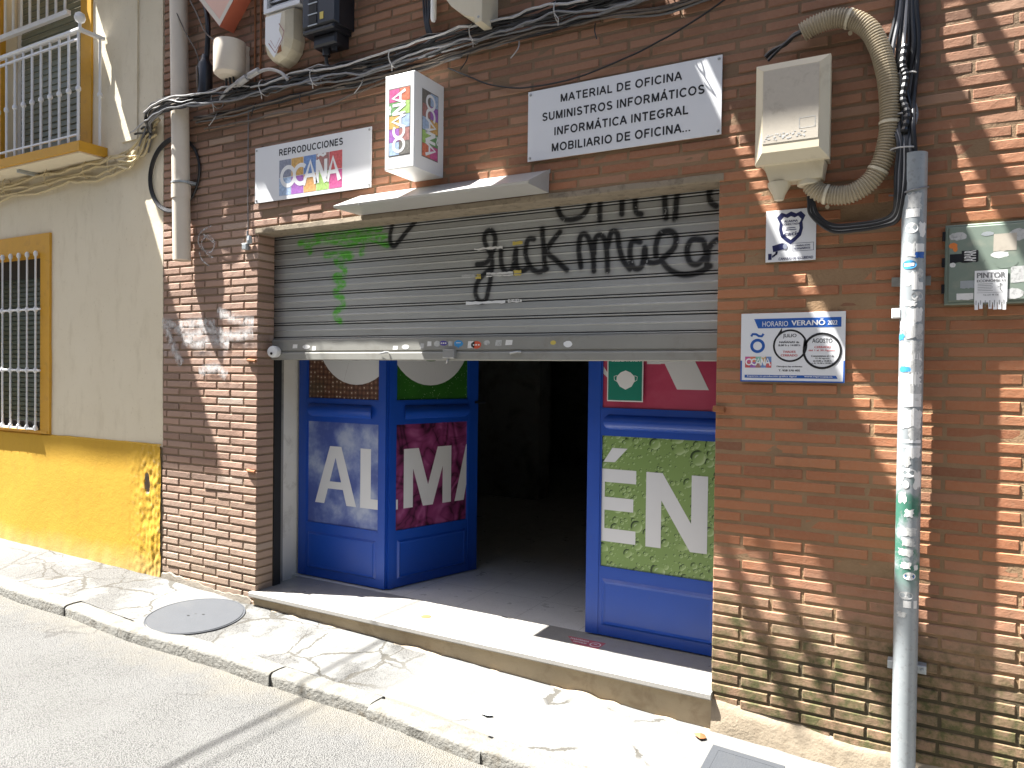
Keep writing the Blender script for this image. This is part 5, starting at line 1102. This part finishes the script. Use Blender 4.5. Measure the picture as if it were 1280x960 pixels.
for z, yt in ((2.56, -.058), (2.72, -.040), (2.42, -.095)): mb = MB(); mb.tube([(-.124+.042*math.cos(a), yt+.028*math.sin(a), z) for a in np.linspace(0, 6.28, 16)], .003, 6, cap=False); mb.build('cable_tie', M['cable_pale'], vc)
# thick black cable with joint beside the drainpipe
bc = thing('splice_closure', 'thick black cable with a drum shaped joint right of the drainpipe', 'cable joint', (-4.1, -.08, 3.4))
mb = MB(); mb.tube(smooth_path([(-4.36, -.06, 4.15), (-4.25, -.06, 4.0), (-4.15, -.065, 3.9), (-4.11, -.07, 3.75), (-4.12, -.07, 3.55), (-4.13, -.07, 3.30)], 8), .016, 10); mb.build('cable', M['cable_black'], bc, smooth=True)
mb = MB(); mb.lathe((-4.13, -.075, 3.30), (0, 0, 1), [(.03, 0), (.046, .02), (.046, .20), (.03, .23), (.018, .27)], 18); mb.build('drum', M['blackplastic'], bc, smooth=True)
mb = MB(); mb.tube(smooth_path([(-4.17, -.10, 3.49), (-4.15, -.12, 3.47), (-4.145, -.122, 3.38), (-4.15, -.11, 3.32)], 6), .006, 8); mb.tube(smooth_path([(-4.3, -.09, 4.0), (-4.2, -.09, 3.85), (-4.10, -.10, 3.70), (-4.0, -.10, 3.62)], 6), .005, 7); mb.tube(smooth_path([(-4.4, -.12, 3.95), (-4.3, -.10, 3.75), (-4.2, -.09, 3.6), (-4.16, -.09, 3.5)], 6), .004, 7); mb.build('thin_wire', M['cable_brown'], bc, smooth=True)

# ------------------------------------------------------------------ boxes along the top
rsn = thing('alarm_siren', 'faded red diamond shaped alarm siren on the bricks', 'alarm siren', (-3.95, 0, 3.95))
def diamond(cx, cz, a, y): return [(cx, y, cz-a), (cx+a*.93, y, cz), (cx, y, cz+a), (cx-a*.93, y, cz)]
mb = MB(); mb.prism(diamond(-3.955, 3.960, .262, -.106), (0, .106, 0)); mb.build('housing', M['red_siren'], rsn)
mb = MB(); o = diamond(-3.955, 3.960, .258, -.1075); i_ = diamond(-3.955, 3.960, .215, -.1075)
for k_ in range(4): j = (k_+1) % 4; mb.poly([o[k_], o[j], i_[j], i_[k_]])
mb.build('white_border', M['pvc'], rsn, fix=False); mb = MB(); mb.poly(diamond(-3.955, 3.960, .2145, -.107)); mb.build('face_plate', M['peach_siren'], rsn, fix=False)
cy = thing('distribution_box', 'small pale grey drum shaped terminal box above the cables', 'terminal box', (-3.88, 0, 3.38))
mb = MB(); mb.lathe((-3.885, -.085, 3.375), (0, 0, 1), [(.070, 0), (.094, .018), (.097, .03), (.100, .20), (.096, .216), (.02, .222)], 28); mb.box((-3.965, -.04, 3.39), (-3.805, .0, 3.58)); mb.build('housing', M['pvc'], cy, smooth=True)
mb = MB()
for dx in (-.03, .0, .03): mb.tube(smooth_path([(-3.885+dx, -.085, 3.38), (-3.885+dx*1.2, -.08, 3.34), (-3.87+dx*1.5, -.06, 3.30), (-3.85+dx*2, -.05, 3.27)], 5), .007, 8)
mb.build('cable_tail', M['cable_black'], cy, smooth=True)
vt = thing('vent_grille', 'white framed vent grille at the top edge above the pale siren', 'vent', (-3.43, 0, 3.7))
mb = MB()
for (a, b, c, d) in ((-3.60, 3.71, -3.30, 3.735), (-3.60, 4.01, -3.30, 4.035), (-3.60, 3.735, -3.572, 4.01), (-3.328, 3.735, -3.30, 4.01)): mb.box((a, -.075, b), (c, .0, d))
mb.build('frame', M['white'], vt); mb = MB(); mb.box((-3.572, -.02, 3.735), (-3.328, .0, 4.01)); mb.build('dark_opening', M['dark'], vt)
mb = MB(); [mb.box((-3.572, -.055, 3.745+.03*i), (-3.328, -.03, 3.757+.03*i)) for i in range(9)]; mb.build('slats', M['steel'], vt)
ws = thing('alarm_siren', 'cream shield shaped alarm siren with a rust spot hanging below the vent', 'alarm siren', (-3.43, 0, 3.36))
XC = -3.455; out = [(-.125, .31), (.125, .31), (.125, .12), (.105, .06), (.06, .015), (0, -.005), (-.06, .015), (-.105, .06), (-.125, .12)]
mb = MB(); mb.prism([(XC+a, -.03, 3.385+b) for a, b in out], (0, .03, 0))
n = len(out); A_ = [(XC+a, -.03, 3.385+b) for a, b in out]; B_ = [(XC+a*.93, -.085, 3.385+.155+(b-.155)*.95) for a, b in out]; C_ = [(XC+a*.6, -.115, 3.385+.155+(b-.155)*.8) for a, b in out]
mb.add(A_+B_+C_, [(k_, (k_+1) % n, n+(k_+1) % n, n+k_) for k_ in range(n)]+[(n+k_, n+(k_+1) % n, 2*n+(k_+1) % n, 2*n+k_) for k_ in range(n)]+[tuple(range(2*n, 3*n))]); mb.build('housing', M['polyester'], ws)
mb = MB(); FW = Fr((0, -.1160, 0), (1, 0, 0), (0, 0, 1)); FW.poly(mb, [(XC-.085, 3.50), (XC-.01, 3.405), (XC+.06, 3.50), (XC+.03, 3.56), (XC+.05, 3.66), (XC-.085, 3.66)], 0); mb.build('face_plate', M['white'], ws, fix=False)
mb = MB(); FW.stroke(mb, [(XC-.055, 3.50), (XC, 3.434), (XC+.055, 3.50), (XC+.072, 3.545), (XC+.03, 3.60)], .006, .0008); FW.stroke(mb, [(XC-.04, 3.515), (XC, 3.46), (XC+.04, 3.515)], .003, .0008); mb.build('red_outline', M['l_brown'], ws, fix=False)
mb = MB(); mb.poly([(XC+.015, -.1165, 3.425), (XC+.055, -.1165, 3.432), (XC+.045, -.1165, 3.475), (XC+.028, -.1165, 3.462)]); mb.build('rust_spot', M['rust'], ws, fix=False)
bx = thing('terminal_enclosure', 'black plastic terminal enclosure with a row of square windows', 'terminal box', (-3.1, 0, 3.46))
mb = MB(); mb.cbox((-3.225, -.145, 3.495), (-2.945, .0, 4.05), .02); mb.build('housing', M['blackplastic'], bx)
mb = MB(); mb.cbox((-3.205, -.150, 3.470), (-2.965, -.0, 3.496), .008); mb.cbox((-3.16, -.11, 3.405), (-2.985, -.0, 3.470), .01); mb.lathe((-3.10, -.06, 3.405), (0, 0, -1), [(.026, 0), (.022, .04)], 14); mb.lathe((-3.035, -.06, 3.405), (0, 0, -1), [(.02, 0), (.018, .025)], 14); mb.build('lower_casing', M['blackplastic'], bx)
mb = MB(); [mb.box((-3.155, -.149, 3.52+.062*i), (-3.095, -.1455, 3.566+.062*i)) for i in range(8)]; mb.build('windows', M['gap'], bx)
mb = MB(); [mb.box((-3.16, -.1505, 3.510+.062*i), (-3.09, -.1455, 3.516+.062*i)) for i in range(9)]; mb.build('ribs', M['galv'], bx)
mb = MB(); mb.box((-3.072, -.147, 3.535), (-3.045, -.1455, 3.575)); mb.build('label', M['yellowstk'], bx)
mb = MB(); mb.tube(smooth_path([(-3.10, -.06, 3.37), (-3.10, -.055, 3.32), (-3.06, -.05, 3.29)], 5), .010, 8); mb.build('cable_tail', M['cable_black'], bx, smooth=True)
lm = thing('lamp_bracket', 'cream curved lamp bracket bolted to the bricks at the top edge', 'bracket', (-2.05, 0, 3.35))
mb = MB(); P = [(-2.30, 3.62), (-2.24, 3.49), (-2.17, 3.40), (-2.09, 3.338), (-2.03, 3.315), (-2.03, 3.62)]
mb.prism([(a, -.15, b) for a, b in P], (0, .15, 0)); mb.build('arm', M['polyester'], lm)
mb = MB(); mb.cbox((-2.029, -.155, 3.285), (-1.985, .0, 3.70), .003); mb.build('plate', M['polyester'], lm)
mb = MB(); [mb.lathe((-2.005, -.155, z), (0, -1, 0), [(.007, 0), (.005, .004)], 10) for z in (3.31, 3.42)]; mb.build('screw', M['steel'], lm)
hg = thing('hanging_fitting', 'short white cable end hanging on dark wires left of the lamp bracket', 'cable fitting', (-2.36, -.05, 3.45))
mb = MB(); mb.lathe((-2.353, -.05, 3.405), (0, 0, 1), [(.010, 0), (.016, .015), (.016, .15), (.010, .17)], 14); mb.build('sleeve', M['white'], hg, smooth=True)
mb = MB()
for dx in (-.03, -.015, 0, .01): mb.tube(smooth_path([(-2.40+dx, -.045, 3.75), (-2.395+dx, -.04, 3.5), (-2.39+dx*.5, -.05, 3.40), (-2.37+dx*.7, -.045, 3.34), (-2.355+dx*.5, -.04, 3.28)], 6), .006, 7)
mb.build('wires', M['cable_black'], hg, smooth=True)
th = thing('wall_wires', 'pair of thin brown wires running straight up between the two alarm sirens', 'wire', (-3.72, -.01, 3.5))
for x in (-3.75, -3.70): mb = MB(); mb.tube([(x, -.008, 3.27), (x+.004, -.01, 3.6), (x-.003, -.008, 4.4)], .006, 7); mb.build('wire', M['rust'], th, smooth=True)
# ------------------------------------------------------------------ door jamb fittings
kn = thing('shutter_knob', 'round white cap at the left end of the half raised shutter', 'knob', (-3.66, .08, 1.66))
mb = MB(); mb.lathe((-3.668, .115, 1.662), (.25, -1, 0), [(.030, 0), (.036, .012), (.038, .045), (.035, .056), (.028, .060)], 26); mb.build('cap', M['white'], kn, smooth=True)
mb = MB(); mb.lathe((-3.652, .052, 1.650), (.25, -1, 0), [(.009, 0), (.008, .003)], 12); mb.build('keyhole', M['gap'], kn)
hk = thing('wire_clamp', 'small grey wire clamp at the upper left corner of the shop opening', 'clamp', (-3.81, -.02, 2.33))
mb = MB(); mb.cbox((-3.838, -.028, 2.305), (-3.795, -.0, 2.345), .005); mb.lathe((-3.772, -.02, 2.338), (0, 0, 1), [(.016, 0), (.018, .02), (.012, .05)], 12); mb.build('body', M['galv'], hk)
mb = MB(); mb.tube(smooth_path([(-3.80, -.012, 2.35), (-3.793, -.014, 2.43), (-3.80, -.012, 2.7), (-3.80, -.012, 3.2)], 6), .0035, 6); mb.tube(smooth_path([(-3.785, -.02, 2.30), (-3.785, -.025, 2.36), (-3.79, -.02, 2.42)], 5), .007, 7); mb.build('wire', M['cable_grey'], hk, smooth=True)
for z, dx in ((1.605, -.02), (.905, -.02)):
    hn = thing('iron_pin', 'rusty iron pin stub in the left door pilaster at %s height' % ('shutter' if z > 1 else 'knee'), 'pin', (-3.76, 0, z), 'iron pins in the door jambs')
    mb = MB(); mb.tube([(-3.80, -.002, z+.002), (-3.76, -.014, z), (-3.722, -.010, z-.003)], .010, 8); mb.build('pin', M['rust'], hn)
hn = thing('iron_pin', 'rusty iron pin stub beside the pink door panel', 'pin', (-.82, 0, 1.40), 'iron pins in the door jambs'); mb = MB(); mb.tube([(-.85, -.004, 1.40), (-.80, -.01, 1.397)], .014, 8); mb.build('pin', M['rust'], hn)
# ------------------------------------------------------------------ graffiti on the bricks
WHITE = [[(-4.149, 2.485), (-4.247, 2.454), (-4.276, 2.39), (-4.226, 2.334), (-4.147, 2.315), (-4.119, 2.378), (-4.187, 2.423), (-4.246, 2.375), (-4.186, 2.305), (-4.128, 2.275)], [(-4.265, 2.323), (-4.235, 2.268), (-4.166, 2.225)], [(-4.227, 2.439), (-4.109, 2.365)], [(-4.644, 1.868), (-4.465, 1.843), (-4.262, 1.852), (-4.105, 1.842)], [(-4.612, 1.853), (-4.569, 1.77), (-4.505, 1.66), (-4.432, 1.579)], [(-4.506, 1.824), (-4.341, 1.767), (-4.163, 1.804), (-3.914, 1.761), (-3.75, 1.784)], [(-4.423, 1.741), (-4.261, 1.713), (-4.143, 1.738), (-3.97, 1.71)], [(-4.259, 1.527), (-4.102, 1.554), (-3.987, 1.504)], [(-4.086, 1.92), (-3.878, 1.863), (-3.742, 1.847)]]
def spray():
    k = N('faded_white_spray'); tr = k.n('BsdfTransparent'); mx = k.n('MixShader'); k.col((.62, .60, .58)); k.rough(.9)
    u = k.attr('edge')['Fac']; a = k.math('MULTIPLY', k.ramp(u, 0, .9), k.ramp(k.noise(26, 5, .7), .36, .58, .05, .85)); k.l(a, mx.inputs[0]); k.l(tr.outputs[0], mx.inputs[1]); k.l(k.b.outputs[0], mx.inputs[2])
    k.l(mx.outputs[0], k.t.nodes['Material Output'].inputs[0]); return k.m
M['spray'] = spray()
gf = MB()
for si, st in enumerate(WHITE):
    wd = .010 if si < 3 else .042
    P = smooth_path([(a, b, 0) for a, b in st], 8); vs = []; 
    for i, p in enumerate(P):
        t_ = (P[min(i+1, len(P)-1)]-P[max(i-1, 0)]).normalized(); nn = Vector((-t_.y, t_.x, 0))
        for q, e in ((-1, 0), (0, 1), (1, 0)):
            s_ = p+nn*wd*q; gf.cc = e; gf.add([(s_.x, -.0065-.0004*si, s_.y)], [])
    b0 = len(gf.v)-3*len(P)
    gf.f += [(b0+3*i+j, b0+3*i+j+1, b0+3*i+j+4, b0+3*i+j+3) for i in range(len(P)-1) for j in (0, 1)]; gf.m += [0]*(2*(len(P)-1))
gf.build('white_graffiti', M['spray'], B, attr='edge', fix=False)

# ------------------------------------------------------------------ pavement fittings
mh = thing('manhole_cover', 'round grey iron manhole cover set in the cracked pavement', 'manhole cover', (-3.87, -.325, pave_z(-3.87, -.325)))
tilt = (gz(-3.6)-gz(-4.1))/.5; cz0 = pave_z(-3.87, -.325)+.005
def mhp(r, a, h): x, y = r*math.cos(a), r*math.sin(a); return (-3.87+x, -.325+y, cz0+tilt*x+.045*y+h)
mb = MB(); n = 64; profm = [(.0, .004), (.10, .0042), (.20, .004), (.270, .004), (.272, .000), (.276, .000), (.278, .003), (.284, .003), (.287, -.012)]
vs = [mhp(r, 2*math.pi*i/n, h) for r, h in profm for i in range(n)]; mb.add(vs, [(k_*n+i, k_*n+(i+1) % n, (k_+1)*n+(i+1) % n, (k_+1)*n+i) for k_ in range(len(profm)-1) for i in range(n)]); mb.build('lid', M['ironlid'], mh, smooth=True)
mb = MB(); [mb.poly([mhp(1, 0, 0)[0:0] or tuple(Vector(mhp(.0, 0, .0055))+Vector((dx+.010*math.cos(t), dy+.007*math.sin(t), 0))) for t in np.linspace(0, 5.8, 10)]) for dx, dy in ((-.02, .015), (.03, .03), (-.03, -.03))]; mb.build('lifting_hole', M['gap'], mh, fix=False)
gr = thing('drain_grate', 'cast iron drain grate in the pavement by the steel pole', 'grate', (-.55, -.28, pave_z(-.55, -.28)))
def gp(x, y, h): return (x, y, pave_z(x, y)+.008+h)
mb = MB(); G0, G1, H0, H1 = -.79, -.50, -.46, -.155
for i in range(25):
    x0 = G0+.03+i*(G1-G0-.06)/25; mb.prism([gp(x0, H0+.03, .002), gp(x0+.009, H0+.03, .002), gp(x0+.009, H1-.03, .002), gp(x0, H1-.03, .002)], (0, 0, .007))
for i in range(20):
    y0 = H0+.03+i*(H1-H0-.06)/20; mb.prism([gp(G0+.03, y0, .002), gp(G1-.03, y0, .002), gp(G1-.03, y0+.007, .002), gp(G0+.03, y0+.007, .002)], (0, 0, .004))
mb.build('bars', M['ironlid'], gr)
mb = MB()
for (a, b, c, d) in ((G0, H0, G1, H0+.03), (G0, H1-.03, G1, H1), (G0, H0+.03, G0+.03, H1-.03), (G1-.03, H0+.03, G1, H1-.03)): mb.prism([gp(a, b, -.01), gp(c, b, -.01), gp(c, d, -.01), gp(a, d, -.01)], (0, 0, .020))
mb.build('frame', M['ironlid'], gr); mb = MB(); mb.poly([gp(G0+.03, H0+.03, .0015), gp(G1-.03, H0+.03, .0015), gp(G1-.03, H1-.03, .0015), gp(G0+.03, H1-.03, .0015)]); mb.build('pit', M['gap'], gr, fix=False)
fs_ = thing('floor_sticker', 'faded red sticker on the shop doorstep in front of the green door', 'sticker', (-1.57, .25, STEP))
mb = MB(); z = STEP+.0012; mb.poly([(-1.683, .298, z), (-1.466, .30, z), (-1.47, .203, z), (-1.613, .211, z)]); mb.build('sheet', M['pinkmat'], fs_, fix=False)
FF = Fr((0, 0, STEP+.0018), (1, 0, 0), (0, 1, 0)); mb = MB(); FF.ring(mb, -1.505, .250, .024, .030, 0); FF.stroke(mb, [(-1.515, .255), (-1.495, .255)], .006, 0); mb.build('emblem', M['paper'], fs_, fix=False)
for tx_, a_, b_, c__, d_ in (('MANTENGA', -1.655, .262, -1.55, .282), ('DISTANCIA', -1.625, .232, -1.55, .25)): mb = MB(); FF.text(mb, tx_, a_, b_, c__, d_, 0, bold=.035); mb.build('lettering', M['paper'], fs_, fix=False)
for i, (x, y, rx) in enumerate(((-2.619, .173, .035), (-2.512, .160, .03), (-2.348, .159, .026))):
    s_ = thing('floor_bolt_plate', 'round worn %s plate on the doorstep, %s of three' % (('grey', 'rusty', 'pale')[i], ('left', 'middle', 'right')[i]), 'floor plate', (x, y, STEP), 'bolt plates on the doorstep')
    mb = MB(); mb.lathe((x, y, STEP), (0, 0, 1), [(rx, .0), (rx, .0015), (rx*.7, .003), (rx*.5, .003)], 22); mb.build('disc', M[('galv', 'rust', 'paperdirty')[i]], s_, smooth=True)
# litter in the gutter
for i, (x, y, mt, lab) in enumerate(((-1.36, -.70, 'redprint', 'small crumpled red scrap lying in the gutter'), (-.86, -.10, 'rust', 'dry brown leaf lying at the foot of the brick wall'), (-1.75, -.42, 'galv', 'small grey stone lying on the pavement'))):
    s_ = thing(('paper_scrap', 'dry_leaf', 'loose_stone')[i], lab, ('paper scrap', 'leaf', 'stone')[i], (x, y, 0)); z = (road_z(x, y)+.008) if y < -.66 else pave_z(x, y)+.006
    mb = MB(); n = 9; mb.add([(x+.028*math.cos(a)*(1+.4*R.uniform(-1, 1)), y+.018*math.sin(a)*(1+.4*R.uniform(-1, 1)), z+.006*R.random()) for a in np.linspace(0, 5.6, n)]+[(x, y, z+.016)], [(i_, (i_+1) % n, n) for i_ in range(n)]); mb.build('scrap', M[mt], s_)

# ------------------------------------------------------------------ above the picture: what shades the wall
bl = MB()
def slab(x0, x1, d, z0=4.70, z1=4.80, d0=0.0): bl.box((x0, -d*1.054, z0), (x1, -d0*1.054, z1))
slab(-4.63, -2.90, .37); slab(-2.895, -1.80, .69); slab(-1.70, -1.12, .555)
slab(-.96, -.90, .60); slab(-.715, -.690, .42); slab(-2.60, -2.565, .83, d0=.695); slab(-2.42, -2.39, .80, d0=.695); slab(-2.19, -1.93, .84, d0=.695)
bl.build('added_shade_slabs', M['cement'], B)  # unseen slabs and bars added, shaped for the shadows they cast below
bl = MB(); slab(-8.0, -5.80, .68); slab(-5.655, -4.66, .37); bl.build('added_shade_slabs', M['cream'], H)  # more unseen slabs, added to shade the house wall
oc = thing('overhead_cable', 'black cable crossing high above the street whose shadow falls on the pavement', 'cable', (-5.4, -3, 6))
for k_, dx in enumerate((0, .10)):
    mb = MB(); mb.tube([(-5.33+dx+.04*(t_-.5), -t_*9+.0, 6.0-.25*math.sin(math.pi*t_)+.05*k_) for t_ in np.linspace(0.0, 1, 24)], .013 if k_ == 0 else .006, 8); mb.build('cable', M['cable_black'], oc, smooth=True)

M['opp'] = simple('shaded_grey_plaster', (.15, .135, .12), .9, var=.2, vs=2)
ob = thing('opposite_building', 'grey plastered house front on the far side of the street behind the camera', 'building', (0, -7.0, 0))
mb = MB(); mb.box((-22, -7.4, -.8), (22, -7.0, 8.0)); mb.build('wall', M['opp'], ob)
